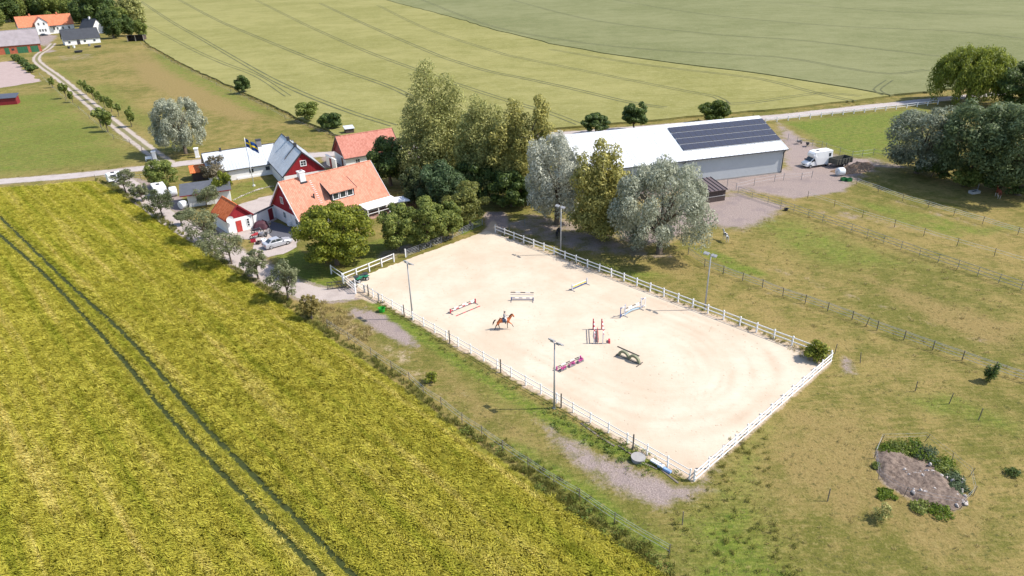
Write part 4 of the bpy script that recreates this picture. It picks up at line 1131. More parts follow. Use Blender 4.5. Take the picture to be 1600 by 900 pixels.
# ================================================================ trees and shrubs
M_BARK = mat('bark', (.13, .10, .075), .95, var=.3, scale=6, bump=.4)
M_BARK_PALE = mat('pale_bark', (.24, .20, .16), .95, var=.3, scale=6, bump=.4)
def leaves(clumps, n, size, aspect=.6, hang=0.0, seed=0, fill=.35, mats=None, name='crown', up=.25):
    """n leaf-sized rhombs over the shells of the clumps"""
    r = np.random.default_rng(seed)
    c = np.array([k[0] for k in clumps], float); rad = np.array([k[1] for k in clumps], float)
    if rad.ndim == 1: rad = np.stack([rad] * 3, 1)
    w = rad.prod(1) ** (2 / 3); w /= w.sum()
    ci = r.choice(len(c), n, p=w)
    d = r.normal(size=(n, 3)); d[:, 2] += up; d /= np.linalg.norm(d, axis=1)[:, None]
    rr_ = np.where(r.uniform(size=n) < fill, r.uniform(.45, .9, n), r.uniform(.82, 1.12, n))
    p = c[ci] + d * rad[ci] * rr_[:, None]
    nrm = d + r.normal(0, .4, (n, 3)); nrm[:, 2] += .2; nrm /= np.linalg.norm(nrm, axis=1)[:, None]
    t = r.normal(size=(n, 3)); t[:, 2] -= hang * 2.5
    t -= nrm * (t * nrm).sum(1)[:, None] * (1 - .5 * min(hang, 1)); t /= np.linalg.norm(t, axis=1)[:, None]
    b = np.cross(nrm, t); b /= np.linalg.norm(b, axis=1)[:, None]
    s = size * r.uniform(.6, 1.35, n)[:, None]
    v = np.stack([p - t * s, p - b * s * aspect + t * s * .1, p + t * s, p + b * s * aspect + t * s * .1], 1).reshape(-1, 3)
    v[:, 2] = np.maximum(v[:, 2], .05)
    f = np.arange(n * 4).reshape(n, 4)
    return np_mesh(name, v, f, mats)

def blob_clumps(rx, ry, rz, cz, k, cr=(.28, .42), seed=0, low=-.75, shell=(.55, .85)):
    r = np.random.default_rng(seed); out = []
    while len(out) < k:
        d = r.normal(size=3); d /= np.linalg.norm(d)
        if d[2] < low: continue
        s = r.uniform(*shell)
        q = r.uniform(*cr)
        out.append(((d[0] * rx * s, d[1] * ry * s, cz + d[2] * rz * s), (rx * q, ry * q, rz * q * .85)))
    out.append(((0, 0, cz), (rx * .5, ry * .5, rz * .5)))
    return out

def trunk_mesh(h, r0, clumps, nb, seed, m, bend=.3, fork=.35):
    r = random.Random(seed); mb = MB()
    top = Vector((r.gauss(0, bend), r.gauss(0, bend), h))
    mid = Vector((r.gauss(0, bend * .5), r.gauss(0, bend * .5), h * .5))
    mb.tube([(0, 0, -.1), (0, 0, .15), mid, top], [r0 * 1.45, r0 * 1.05, r0 * .8, r0 * .3], 9)
    cl = clumps[:]; r.shuffle(cl)
    for c, _ in cl[:nb]:
        c = Vector(c); t = r.uniform(fork, .8); a = Vector((0, 0, 0)).lerp(mid, min(1, t * 2)) if t < .5 else mid.lerp(top, t * 2 - 1)
        m_ = a.lerp(c, .5) + Vector((0, 0, .12 * (c - a).length))
        mb.tube([a, m_, c], [r0 * .45, r0 * .28, r0 * .08], 6)
    return mb.mesh('trunk', m, True)

def tree(name, label, loc, crown_me, trunk_me, group=None, rz=0.0, s=(1, 1, 1), cat='tree'):
    t = empty(name, loc, rz, label, cat, group)
    t.scale = s
    link('trunk', trunk_me, t)
    link('crown', crown_me, t)
    return t

F_MAPLE = foliage('maple_leaf', (.055, .085, .008), (.31, .32, .04), big=.35)
F_LINDEN = foliage('linden_leaf', (.055, .088, .016), (.29, .32, .078), big=.5)
F_SILVER = foliage('silver_willow_leaf', (.12, .135, .085), (.50, .51, .385), trans=.28, big=.45)
F_WHITE = foliage('white_willow_leaf', (.17, .18, .13), (.60, .60, .50), trans=.28, big=.5)
F_YEL = foliage('golden_willow_leaf', (.12, .125, .028), (.50, .45, .135), trans=.3, big=.4)
F_OLIVE = foliage('olive_poplar_leaf', (.09, .105, .028), (.46, .45, .16), trans=.34, big=.35)
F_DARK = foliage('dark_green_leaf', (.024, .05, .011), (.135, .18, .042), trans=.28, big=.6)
F_APPLE = foliage('fruit_tree_leaf', (.075, .09, .035), (.28, .29, .155), trans=.34, big=.9)
F_WEEP = foliage('weeping_leaf', (.065, .092, .012), (.29, .32, .045), trans=.3, big=.35)
F_GREY = foliage('grey_poplar_leaf', (.045, .068, .022), (.215, .265, .12), trans=.28, big=.35)
F_GREY2 = foliage('pale_grey_poplar_leaf', (.07, .085, .05), (.31, .335, .235), trans=.28, big=.35)
F_PURP = foliage('purple_brown_leaf', (.075, .062, .032), (.21, .175, .105), trans=.28, big=.6)

def hgt(base, top_y, dx=0.0):
    """height in metres of a thing standing at photo pixel base whose top is at row top_y"""
    b = P(*base); lo, hi = 0.0, 60.0
    def row(z):
        q = Vector((b.x, b.y, z - CAM_H)); c, s_ = math.cos(PITCH), math.sin(PITCH)
        d = q.y * c - q.z * s_; u = q.y * s_ + q.z * c
        x, y = q.x / d * FPX, -u / d * FPX
        return 450 - math.sin(ROLL) * x + math.cos(ROLL) * y
    for _ in range(40):
        m = (lo + hi) / 2
        if row(m) > top_y: lo = m
        else: hi = m
    return lo
def mpp(base, z=4.0):
    b = P(*base); return (b.y * math.cos(PITCH) + (CAM_H - z) * math.sin(PITCH)) / FPX

def round_tree(name, label, base, top_y, xl, xr, n, f, seed, zb=.5, k=46, cr=(.16, .27), size=.2, aspect=.55, hang=0.0, bark=M_BARK, r0=.35, group=None, shell=(.62, .9), low=-.9, depth=1.0, fill=.22, flop=0.0):
    H = hgt(base, top_y); rx = (xr - xl) / 2 * mpp(base, H * .5)
    off = ((xl + xr) / 2 - base[0]) * mpp(base, H * .5)
    rz = (H - zb) / 2; cz = zb + rz
    c = blob_clumps(rx, rx * depth, rz, cz, k, cr, seed, low, shell)
    if flop:
        c = [((x, y, z), (a * .8, b * .8, h * (1 + flop))) for (x, y, z), (a, b, h) in c]
    c = [((x + off, y, z), q) for (x, y, z), q in c]
    return tree(name, label, P(*base), leaves(c, n, size, aspect, hang, seed, fill=fill, mats=f), trunk_mesh(max(1.5, cz), r0, c, min(k, 16), seed, bark), group)

def tower_tree(name, label, base, top_y, xl, xr, spec, n, f, seed, bark=M_BARK, size=.23):
    """upright leaders: (x in -1..1, y in -1..1, height 0..1, radius 0..1 of half width, base)"""
    H = hgt(base, top_y); rx = (xr - xl) / 2 * mpp(base, H * .5); off = ((xl + xr) / 2 - base[0]) * mpp(base, H * .5)
    r = np.random.default_rng(seed); out = []
    for x, y, h, ra, b in spec:
        h *= H; ra *= rx; k = max(6, int(h * .55))
        for i in range(k):
            z = b + (h - b) * (i + .5) / k
            q = ra * 1.15 * (1 - .45 * ((z - b) / (h - b)) ** 2.2)
            out.append(((off + x * rx, y * rx, z), (q * .62, q * .62, max(q * .62, (h - b) / k * .8))))
            for j_ in range(3 if i < k - 1 else 1):
                a = r.uniform(0, 6.28); o = q * r.uniform(.5, .85)
                cr = max(.6, q * r.uniform(.34, .52))
                out.append(((off + x * rx + math.cos(a) * o, y * rx + math.sin(a) * o, z + r.normal(0, .4)), (cr, cr, cr * 1.15)))
    return tree(name, label, P(*base), leaves(out, n, size, .5, .35, seed, fill=.18, mats=f), trunk_mesh(H * .7, .42, out, 16, seed, bark, .4, .15))

round_tree('maple_tree', 'broad dense bright green maple in front of the orange-roofed farmhouse', (527, 413), 317, 462, 594, 24000, F_MAPLE, 3, .4, 85, (.13, .23), .19, .62)
round_tree('linden_tree', 'round green linden standing next to the maple, nearest the veranda', (622, 391), 318, 592, 655, 10000, F_LINDEN, 11, .4, 44, (.16, .28), .17, .6, r0=.24, group='lindens along the mesh fence')
round_tree('linden_tree', 'middle green linden of the row along the arena mesh fence', (668, 383), 308, 634, 706, 12000, F_LINDEN, 12, .4, 50, (.16, .26), .17, .6, r0=.24, group='lindens along the mesh fence')
round_tree('linden_tree', 'smallest green linden of the row along the arena mesh fence', (700, 372), 314, 672, 726, 8000, F_LINDEN, 15, .4, 40, (.17, .28), .17, .6, r0=.22, group='lindens along the mesh fence')
round_tree('fruit_tree', 'tall pale green apple tree on the lawn by the arena entrance', (735, 352), 283, 693, 766, 11000, foliage('apple_bright', (.075, .095, .02), (.30, .30, .085), big=.7), 21, .9, 46, (.16, .28), .17, .6, bark=M_BARK_PALE, r0=.25)
round_tree('garden_tree', 'dark green chestnut beside the pink-roofed back house', (611, 290), 216, 577, 646, 12000, F_DARK, 31, .6, 46, (.18, .3), .22, .65)
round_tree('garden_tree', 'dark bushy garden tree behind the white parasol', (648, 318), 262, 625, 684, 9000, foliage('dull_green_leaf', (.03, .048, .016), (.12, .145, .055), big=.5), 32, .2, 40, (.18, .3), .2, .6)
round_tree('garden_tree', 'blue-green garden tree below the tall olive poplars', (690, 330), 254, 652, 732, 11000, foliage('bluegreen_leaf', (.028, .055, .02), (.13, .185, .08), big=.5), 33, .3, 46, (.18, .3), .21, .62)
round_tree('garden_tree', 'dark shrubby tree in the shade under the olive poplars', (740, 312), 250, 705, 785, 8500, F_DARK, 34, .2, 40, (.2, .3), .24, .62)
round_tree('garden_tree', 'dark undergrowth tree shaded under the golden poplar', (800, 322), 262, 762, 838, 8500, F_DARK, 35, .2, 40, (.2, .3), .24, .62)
tower_tree('poplar_tree', 'tallest olive green poplar towering behind the farmhouse garden', (690, 288), 100, 626, 752, [(-.22, 0, 1.0, .50, 3), (.3, .2, .9, .46, 3), (-.62, -.1, .66, .42, 2.5), (0, -.35, .66, .5, 2), (.62, 0, .6, .42, 2.5), (.1, .4, .7, .5, 3)], 44000, F_OLIVE, 41)
tower_tree('poplar_tree', 'lower olive green poplar between the tallest poplar and the golden poplar', (760, 305), 150, 712, 806, [(-.2, 0, 1.0, .5, 3), (.35, .1, .9, .5, 3), (.7, -.1, .72, .4, 3), (-.6, 0, .8, .42, 2.5), (0, -.4, .65, .5, 2)], 30000, F_OLIVE, 42, M_BARK_PALE)
tower_tree('poplar_tree', 'yellowish poplar with upright tops beside the whitish willow', (816, 312), 152, 766, 864, [(.62, 0, 1.0, .42, 3.5), (-.1, .2, .94, .48, 3), (-.6, -.1, .74, .44, 3), (.2, -.35, .7, .5, 2), (.75, -.2, .66, .36, 3)], 34000, F_YEL, 43)
tower_tree('willow_tree', 'golden green willow with pale trunk between two silvery willows', (937, 370), 222, 892, 976, [(.0, 0, 1.0, .62, 2.0), (-.55, -.1, .88, .55, 1.8), (.55, .1, .94, .55, 2.2), (0, -.4, .62, .62, 1.6), (.5, -.3, .72, .55, 2)], 30000, F_YEL, 44, M_BARK_PALE)
round_tree('willow_tree', 'whitish silver willow in front of the riding hall end, behind the golden willow', (870, 350), 205, 814, 926, 28000, F_WHITE, 51, .2, 90, (.14, .24), .2, .42, .4, r0=.45, flop=.15)
round_tree('willow_tree', 'big rounded silver-grey willow beside the brown paddock shelter', (1030, 396), 257, 946, 1114, 36000, F_SILVER, 52, .15, 90, (.13, .24), .2, .4, .6, r0=.5, flop=.45, shell=(.68, .92))
round_tree('willow_tree', 'solitary silver willow in the paddock beside the driveway entrance', (291, 240), 150, 242, 333, 22000, F_SILVER, 53, .2, 90, (.12, .21), .23, .4, .6, r0=.45, flop=.4, shell=(.66, .92))
# right-hand grove
round_tree('poplar_tree', 'pale grey poplar at the edge of the grove by the manure heap', (1432, 270), 163, 1374, 1494, 20000, F_GREY2, 61, .2, 80, (.15, .26), .23, .5, .2, r0=.45)
round_tree('poplar_tree', 'large grey-green poplar in the middle of the grove', (1512, 290), 150, 1450, 1580, 26000, F_GREY, 62, .2, 95, (.14, .25), .24, .5, .2, r0=.5)
round_tree('poplar_tree', 'large grey-green poplar over the chestnut horse in the paddock', (1590, 304), 146, 1520, 1668, 26000, F_GREY, 63, .2, 95, (.14, .25), .25, .5, .2, r0=.5)
round_tree('poplar_tree', 'grey-green poplar at the outer end of the grove', (1672, 275), 140, 1600, 1740, 9000, F_GREY, 64, .6, 60, (.16, .27), .34, .5, .2, r0=.5)
for bx_, by_, ty, xl, xr, f, lb in ((1455, 276, 246, 1428, 1488, F_DARK, 'dark undergrowth bush at the edge of the grove behind the water trough fence'), (1506, 292, 262, 1484, 1534, F_LINDEN, 'bright undergrowth bush between the grove trunks'), (1560, 300, 268, 1534, 1600, F_DARK, 'dark undergrowth bush behind the chestnut horse')):
    round_tree('bush', lb, (bx_, by_), ty, xl, xr, 4500, f, bx_, .1, 30, (.2, .34), .2, .6, r0=.1)['category'] = 'bush'
# weeping willow: curtains of hanging shoots from a domed head
r = np.random.default_rng(71); cl = []
wb = (1510, 160); WH = hgt(wb, 76); R0 = 62 * mpp(wb, 8)
for i in range(190):
    a, q = r.uniform(0, 6.28), math.sqrt(r.uniform(.02, 1))
    zt = WH * .36 + WH * .64 * math.sqrt(max(.02, 1 - (q * .95) ** 2)) + r.normal(0, .5)
    ln = min(zt * .85, r.uniform(2.5, 6.5) * (.5 + 1.2 * q))
    cl.append(((math.cos(a) * q * R0 * .92, math.sin(a) * q * R0 * .92, zt - ln * .5), (r.uniform(.9, 1.6), r.uniform(.9, 1.6), ln * .62)))
tree('weeping_willow', 'big domed yellow-green weeping willow at the end of the white road fence', P(*wb), leaves(cl, 46000, .34, .34, 1.0, 71, mats=F_WEEP), trunk_mesh(10, .7, cl, 18, 71, M_BARK))
round_tree('oak_tree', 'dark green tree tucked behind the weeping willow and the grove', (1592, 172), 95, 1546, 1640, 14000, F_DARK, 72, .5, 50, (.17, .28), .28, .6, r0=.45)
# three round trees behind the hall
round_tree('roadside_tree', 'low wide dark tree behind the hall roof, closest to the golden willow', (931, 210), 177, 909, 954, 7000, F_DARK, 81, .6, 36, (.18, .3), .24, .62, r0=.22, group='trees behind the hall')
round_tree('roadside_tree', 'upright dark tree behind the hall roof, middle of the three', (991, 204), 159, 971, 1013, 7500, F_DARK, 82, .8, 36, (.18, .3), .24, .62, r0=.22, group='trees behind the hall')
round_tree('roadside_tree', 'round green tree behind the solar panels of the hall', (1116, 193), 155, 1091, 1141, 7500, foliage('hall_tree_leaf', (.03, .055, .008), (.14, .18, .032), big=.5), 83, .6, 36, (.18, .3), .24, .62, r0=.22, group='trees behind the hall')
# bushes at the paddock edge
for px, py, rx, rz, sd, f, lb in ((482, 190, 4.2, 2.6, 84, F_LINDEN, 'wide green thicket at the wheat field edge behind the back house'), (517, 203, 3.0, 2.3, 85, F_DARK, 'dark bush at the wheat field edge next to the wide thicket'), (381, 146, 2.9, 2.9, 86, F_DARK, 'lone round dark bush on the bank beside the wheat')):
    c = blob_clumps(rx, rx * .8, rz, rz + .3, 20, (.26, .4), sd)
    tree('bush', lb, P(px, py), leaves(c, 4000, .26, .62, 0, sd, mats=f), trunk_mesh(rz, .12, c, 8, sd, M_BARK), 'bushes along the wheat field edge', cat='bush')

# fruit trees along the barley
for i, (bx_, by_, ty, xl, xr, lb) in enumerate(((197, 301, 264, 179, 216, 'fruit tree beside the small white caravan at the road end of the row'), (224, 315, 285, 207, 237, 'slender fruit tree beside the white box trailer'), (255, 340, 293, 227, 277, 'dark fruit tree in front of the white box trailer'),
        (284, 352, 330, 274, 297, 'smallest sparse fruit tree beside the gravel track near the garage'), (321, 377, 323, 284, 346, 'large fruit tree in front of the orange-roofed garage'), (362, 412, 355, 317, 387, 'largest fruit tree of the row, by the pile of motorbikes'), (404, 436, 390, 380, 423, 'thin fruit tree beside the silver car'),
        (451, 468, 409, 421, 477, 'fruit tree in front of the maple at the gravel track'), (487, 498, 459, 470, 503, 'small yellowish fruit tree at the arena end of the row'))):
    f = foliage('yellowing_leaf', (.15, .125, .035), (.36, .29, .10), big=.9) if i == 8 else (foliage('dark_fruit_leaf', (.035, .05, .018), (.16, .18, .085), big=.9) if i == 2 else F_APPLE)
    round_tree('fruit_tree', lb, (bx_, by_), ty, xl, xr, int(1500 + 42 * (xr - xl)), f, 91 + i, .9 if i != 8 else .3, 34, (.16, .28), .14, .5, .1, r0=.14, group='fruit trees along the barley field', fill=.5)
round_tree('yard_tree', 'green tree beside the road next to the orange-tiled shed', (258, 294), 249, 233, 283, 6500, F_LINDEN, 191, .4, 36, (.18, .3), .18, .6, r0=.18)
round_tree('yard_tree', 'brownish tree at the end of the grey-roofed longhouse', (340, 283), 245, 317, 366, 6000, F_PURP, 192, .4, 36, (.18, .3), .18, .55, r0=.18, fill=.5)
round_tree('yard_tree', 'bright green shrub tree at the lawn edge by the outbuilding', (352, 309), 269, 337, 369, 3500, F_MAPLE, 193, .2, 28, (.2, .32), .17, .6, r0=.12)
round_tree('yard_tree', 'small grey-green tree in front of the white outbuilding', (323, 323), 288, 308, 347, 3200, F_APPLE, 194, .9, 30, (.18, .3), .14, .5, r0=.12, fill=.5)

# saplings along the driveway
sap = []
for k in range(2):
    c = blob_clumps(1.0, 1.0, 1.7, 2.7, 12, (.34, .5), 101 + k)
    sap.append((leaves(c, 900, .24, .6, 0, 101 + k, mats=F_LINDEN), trunk_mesh(2.6, .09, c, 5, 101 + k, M_BARK, .08)))
for i, (px, py, s_) in enumerate(((128, 141, .9), (135.5, 148, 1.1), (146.5, 156, 1.15), (155, 162, 1.0), (164.5, 169, 1.0), (175, 175, 1.1), (186, 182, .95), (206, 198, 1.25))):
    tree('sapling', 'young pollarded tree in the row on the paddock side of the driveway', P(px, py), *sap[i % 2], 'saplings on the paddock side of the driveway', i, (s_, s_, s_))
for i, (px, py, s_) in enumerate(((83, 137, .9), (104, 154, 1.25), (114, 160, .9), (158, 199, 1.3), (169, 206, 1.4))):
    tree('sapling', 'young bushy tree in the row on the meadow side of the driveway', P(px, py), *sap[(i + 1) % 2], 'saplings on the meadow side of the driveway', i * 2, (s_ * 1.1, s_ * 1.1, s_))
for i, (px, py) in enumerate(((27, 95), (33, 98), (40, 104), (47, 109), (52, 113))):
    c = blob_clumps(2.2, 2.0, 1.4, 1.5, 10, (.35, .5), 110 + i)
    tree('bush', 'low dark bush of the hedge beside the pinkish sand paddock', P(px, py), leaves(c, 700, .4, .6, 0, 110 + i, mats=F_DARK), trunk_mesh(1.2, .1, c, 5, 110 + i, M_BARK), 'hedge bushes by the far sand paddock', cat='bush')
# trees round the far farm
ft = []
for k, f in enumerate((F_DARK, F_LINDEN, F_OLIVE)):
    c = blob_clumps(7.2, 7.2, 8.6, 8.8, 50, (.2, .32), 121 + k, low=-1.0, shell=(.6, .9))
    ft.append((leaves(c, 9000, .5, .6, 0, 121 + k, mats=f), trunk_mesh(9, .5, c, 8, 121 + k, M_BARK)))
FF = [(-8, 46, 1, 1.15, 'green tree at the end of the brick barn'), (16, 35, 0, 1.2, 'dark tree behind the end of the long orange roof'), (40, 31, 2, 1.25, 'olive tree behind the long orange roof'), (62, 30, 0, 1.3, 'dark tree behind the white front gable'), (84, 32, 1, 1.15, 'green tree behind the far end of the orange roof'),
      (104, 30, 2, 1.2, 'olive tree between the orange roof and the black cottage roof'), (128, 37, 0, 1.05, 'dark tree behind the steep black cottage roof'), (163, 49, 0, 1.55, 'tallest dark tree beside the black-roofed houses'), (178, 60, 0, .85, 'dark low tree between the long black roof and the open shed'), (190, 50, 1, 1.0, 'green tree behind the tallest dark tree'),
      (212, 47, 2, 1.15, 'brownish olive tree behind the open shed'), (28, 33, 1, 1.1, 'green tree half hidden behind the near part of the orange roof'), (52, 28, 1, 1.25, 'green tree above the front gable ridge'), (74, 31, 0, 1.1, 'dark tree between two olive trees behind the orange roof'), (94, 27, 0, 1.25, 'dark tree filling the gap behind the orange roof end'), (116, 32, 1, 1.15, 'green tree behind the small black cottage'), (140, 24, 1, 1.0, 'green tree between cottage and tallest dark tree'), (152, 40, 0, 1.2, 'dark tree leaning against the tallest dark tree'), (202, 56, 0, .75, 'low dark tree right behind the open shed'), (222, 58, 1, .55, 'small bright tree at the paddock corner beside the open shed'), (0, 29, 1, 1.1, 'green tree furthest behind the far farm'), (-20, 22, 0, 1.2, 'dark tree outside the far farm yard')]
for i, (px, py, k, s_, lb) in enumerate(FF):
    if s_: tree('farmyard_tree', lb, P(px, py), *ft[k], 'trees round the far farm', i * 1.7, (s_, s_, s_ * (.9 + .15 * (i % 3))))
# low shrubs and single plants
def shrub(name, label, px, py, rx, rz, n, f, size=.13, seed=0, cat='bush', group=None):
    c = blob_clumps(rx, rx, rz, rz * .9, 14, (.3, .5), seed)
    return tree(name, label, P(px, py), leaves(c, n, size, .5, 0, seed, fill=.5, mats=f), trunk_mesh(rz * 1.2, .05, c, 7, seed, M_BARK, .05), group, cat=cat)
shrub('elder_bush', 'leafy green bush growing through the white fence at the arena corner', 1272, 563, 1.35, 1.25, 1500, F_MAPLE, .16, 131)
shrub('bush', 'small round bush alone on the verge between barley and arena', 674, 598, .75, .8, 700, F_MAPLE, .11, 132)
shrub('bush', 'small dark spiky bush beside the wire mesh fence', 1546, 597, .75, 1.3, 900, F_DARK, .12, 133)
shrub('bush', 'twiggy olive bush near the fenced rubble heap', 1376, 812, .75, .85, 520, F_OLIVE, .1, 134)
shrub('bush', 'flat dark bush out in the dry pasture', 1582, 741, .65, .35, 380, F_DARK, .1, 135)
for i, (px, py, rx, rz) in enumerate(((1388, 703, .8, .3), (1408, 701, 1.0, .4), (1432, 705, 1.1, .55), (1450, 713, 1.0, .5), (1468, 722, .9, .35), (1478, 738, .9, .4), (1492, 750, .8, .4), (1500, 766, .7, .3), (1384, 775, .7, .25), (1440, 795, .75, .3), (1470, 802, .8, .3), (1372, 730, .4, .3))):
    shrub('weed_clump', 'dense green weed clump round the fenced rubble heap', px, py, rx * 1.25, rz * .62, 620, foliage('bluish_weed', (.05, .075, .035), (.16, .20, .10), big=.6) if i in (3, 7, 6) else (F_LINDEN if i % 2 else foliage('weed_bright', (.055, .095, .01), (.2, .26, .035), big=.6)), .12, 140 + i, 'weeds', 'weed clumps round the rubble heap')
# ================================================================ fences
M_FW = mat('fence_white', (.74, .73, .72), .7, var=.06, scale=4, dirt=.15)
M_WOOD = mat('weathered_post', (.16, .135, .11), .95, var=.3, scale=5)
M_STEEL = mat('grey_steel', (.20, .205, .215), .55, var=.15, scale=3)
M_WIRE = mat('fence_wire', (.38, .39, .42), .5, var=.1)
M_TAPE = mat('white_tape', (.70, .68, .64), .7, var=.1)
_post_cache = {}
def unit_rail(m, w, h):
    k = ('r', m.name, w, h)
    if k not in _post_cache: _post_cache[k] = MB().box(0, 1, -w / 2, w / 2, -h / 2, h / 2).mesh('rail', m)
    return _post_cache[k]
def post_mesh(m, w, h, round_=False):
    k = ('p', m.name, w, h, round_)
    if k not in _post_cache:
        mb = MB()
        if round_: mb.tube([(0, 0, -.15), (0, 0, h)], w / 2, 7)
        else: mb.box(-w / 2, w / 2, -w / 2, w / 2, -.15, h - w * .25).add([(-w / 2, -w / 2, h - w * .25), (w / 2, -w / 2, h - w * .25), (w / 2, w / 2, h - w * .25), (-w / 2, w / 2, h - w * .25), (0, 0, h)], [(0, 1, 4), (1, 2, 4), (2, 3, 4), (3, 0, 4)])
        _post_cache[k] = mb.mesh('post', m)
    return _post_cache[k]
def fence(name, label, pts, spacing, pw, ph, rails=(), mp=M_FW, mr=M_FW, wires=(), group=None, round_=False, lean=0.02, at_pts=False, rail_off=0.0, wr=.016, mw=M_WIRE, skip=()):
    """posts, one rail per bay and whole-run wires; rails are (height, width, depth)"""
    pts = [Vector((p[0], p[1], 0)) for p in pts]
    root = empty(name, pts[0], 0, label, 'fence', group)
    stops = []
    if at_pts: stops = pts
    else:
        for a, b in zip(pts[:-1], pts[1:]):
            n = max(1, round((b - a).length / spacing))
            stops += [a.lerp(b, k / n) for k in range(n)]
        stops.append(pts[-1])
    me = post_mesh(mp, pw, ph, round_)
    o0 = pts[0]
    for i, p in enumerate(stops):
        q = stops[min(i + 1, len(stops) - 1)] - stops[max(i - 1, 0)]
        link('post', me, root, p - o0, (random.gauss(0, lean), random.gauss(0, lean), math.atan2(q.y, q.x)))
    for z, w, h in rails:
        um = unit_rail(mr, w, h)
        for i, (a, b) in enumerate(zip(stops[:-1], stops[1:])):
            if i in skip: continue
            d = b - a; nrm = Vector((-d.y, d.x, 0)).normalized() * (pw / 2 + w / 2 + .003) * (1 if rail_off >= 0 else -1)
            za, zb = z + random.gauss(0, .012), z + random.gauss(0, .012)
            link('rail', um, root, a - o0 + nrm + d.normalized() * .01 + Vector((0, 0, za)), (0, -math.atan2(zb - za, d.length), math.atan2(d.y, d.x)), (d.length - .02, 1, 1))
    for z in wires:
        line = []
        for a, b in zip(stops[:-1], stops[1:]): line += [a - o0 + Vector((0, 0, z)), a.lerp(b, .5) - o0 + Vector((0, 0, z - .04))]
        line.append(stops[-1] - o0 + Vector((0, 0, z)))
        MB().tube(line, wr, 4).build('wire', mw, root)
    return root
E2 = .35
fence('rail_fence', 'white two-rail fence along the meadow side of the arena', [AP(AR_W + E2, -.1), AP(AR_W + E2, AR_L - 1.3)], 2.3, .14, 1.35, ((1.15, .05, .13), (.6, .05, .13)))
fence('rail_fence', 'white three-rail fence across the short end of the arena', [AP(-.1, -.3), AP(AR_W + .05, -.3)], 2.2, .14, 1.35, ((1.2, .05, .13), (.75, .05, .13), (.25, .05, .13)), rail_off=-1)
fence('rail_fence', 'white two-rail fence between the weedy verge and the arena', [AP(-.25, .1), AP(-.25, AR_L - 2.2)], 2.3, .1, 1.3, ((1.15, .035, .08), (.6, .035, .08)))
for k, v in enumerate((6.2, 15.5, 24.8, 34, 43.5, 52)):
    o = link('fence_stake', post_mesh(M_WOOD, .16, 1.75, True), None, AP(-.5, v), (0, 0, k))
    tag(o, 'tall grey timber stake beside the white fence on the weedy verge', 'stake', 'grey stakes along the verge fence')
fence('rail_fence', 'white two-rail fence beside the maple and the quad bike', [P(537, 441), P(634, 402)], 2.5, .14, 1.45, ((1.3, .05, .12), (.7, .05, .12)), skip=(4,))
fence('mesh_fence', 'grey wire mesh fence between the lindens and the arena', [P(636, 401), P(690, 380), P(754, 352)], 2.6, .08, 1.2, ((1.12, .04, .05),), M_STEEL, M_STEEL, (.2, .45, .7, .95))
fence('gate', 'open white gate standing behind the gate post at the arena entrance', [P(518, 428), P(536, 441)], 9, .15, 1.5, ((1.3, .05, .12), (.65, .05, .12)))
fence('gate', 'white gate leaf next to the quad bike with dark bars', [P(537, 443), P(556, 459)], 9, .15, 1.5, ((1.3, .05, .12), (.85, .05, .1), (.4, .05, .1)))
fence('rail_fence', 'short grey rail by the weeds at the arena entrance', [P(570, 457), P(592, 470)], 9, .14, 1.2, ((1.1, .05, .08),), M_STEEL, M_STEEL)
fence('wire_fence', 'mesh fence on grey posts across the pasture from the big silver willow', PL([(1075, 398), (1101, 417), (1130, 428), (1160, 439), (1191, 450), (1223, 463), (1258, 474), (1293, 486), (1331, 500), (1370, 516), (1412, 531), (1457, 547), (1503, 563), (1554, 581), (1605, 598), (1660, 618)]), 3, .11, 1.3, (), M_WOOD, M_WIRE, (.35, .7, 1.05, 1.2), at_pts=True, round_=True, wr=.022)
fence('pipe_fence', 'dark metal rail fence running from the hall yard across the meadow', PL([(1153, 302), (1175, 310), (1200, 318), (1240, 331), (1285, 347), (1330, 362), (1380, 380), (1436, 400), (1496, 420), (1560, 442), (1630, 466)]), 3.6, .07, 1.35, ((1.28, .05, .05), (.8, .05, .05), (.35, .05, .05)), M_STEEL, M_STEEL, round_=True)
fence('wire_fence', 'thin wire fence between two bare strips of the meadow', PL([(1262, 310), (1303, 324), (1347, 340), (1397, 355), (1443, 369), (1495, 385), (1553, 401), (1610, 418)]), 3, .09, 1.4, (), M_WOOD, M_TAPE, (.8, 1.2), at_pts=True, round_=True, wr=.02, mw=M_TAPE)
fence('wire_fence', 'white tape fence along the bare track below the grove', PL([(1338, 288), (1372, 300), (1410, 314), (1450, 325), (1490, 337), (1535, 350), (1590, 367), (1640, 382)]), 3, .09, 1.3, (), M_WOOD, M_TAPE, (.6, .9, 1.2), at_pts=True, round_=True, wr=.025, mw=M_TAPE)
fence('wire_fence', 'wire fence along the front of the riding hall', PL([(1136, 292), (1150, 297), (1178, 290), (1210, 284), (1224, 282), (1252, 281), (1268, 278)]), 3, .09, 1.5, (), M_STEEL, M_WIRE, (.7, 1.3), at_pts=True, round_=True)
fence('wire_fence', 'wire fence round the gravel at the far side of the hall', PL([(1231, 219), (1245, 224), (1269, 229), (1284, 231), (1290, 234), (1312, 241), (1331, 247), (1347, 245), (1364, 243), (1400, 252)]), 3, .09, 1.6, (), M_STEEL, M_WIRE, (.7, 1.4), at_pts=True, round_=True)
fence('wire_fence', 'wire fence between the barley and the arena verge', PL([(512, 512), (545, 532), (580, 557), (612, 578), (640, 596), (662, 617), (690, 635), (722, 661), (753, 681), (785, 704), (825, 731), (865, 757), (905, 780), (960, 818), (1045, 868)]), 3, .08, 1.25, (), M_WOOD, M_WIRE, (.5, .9, 1.15), at_pts=True, round_=True, wr=.014)
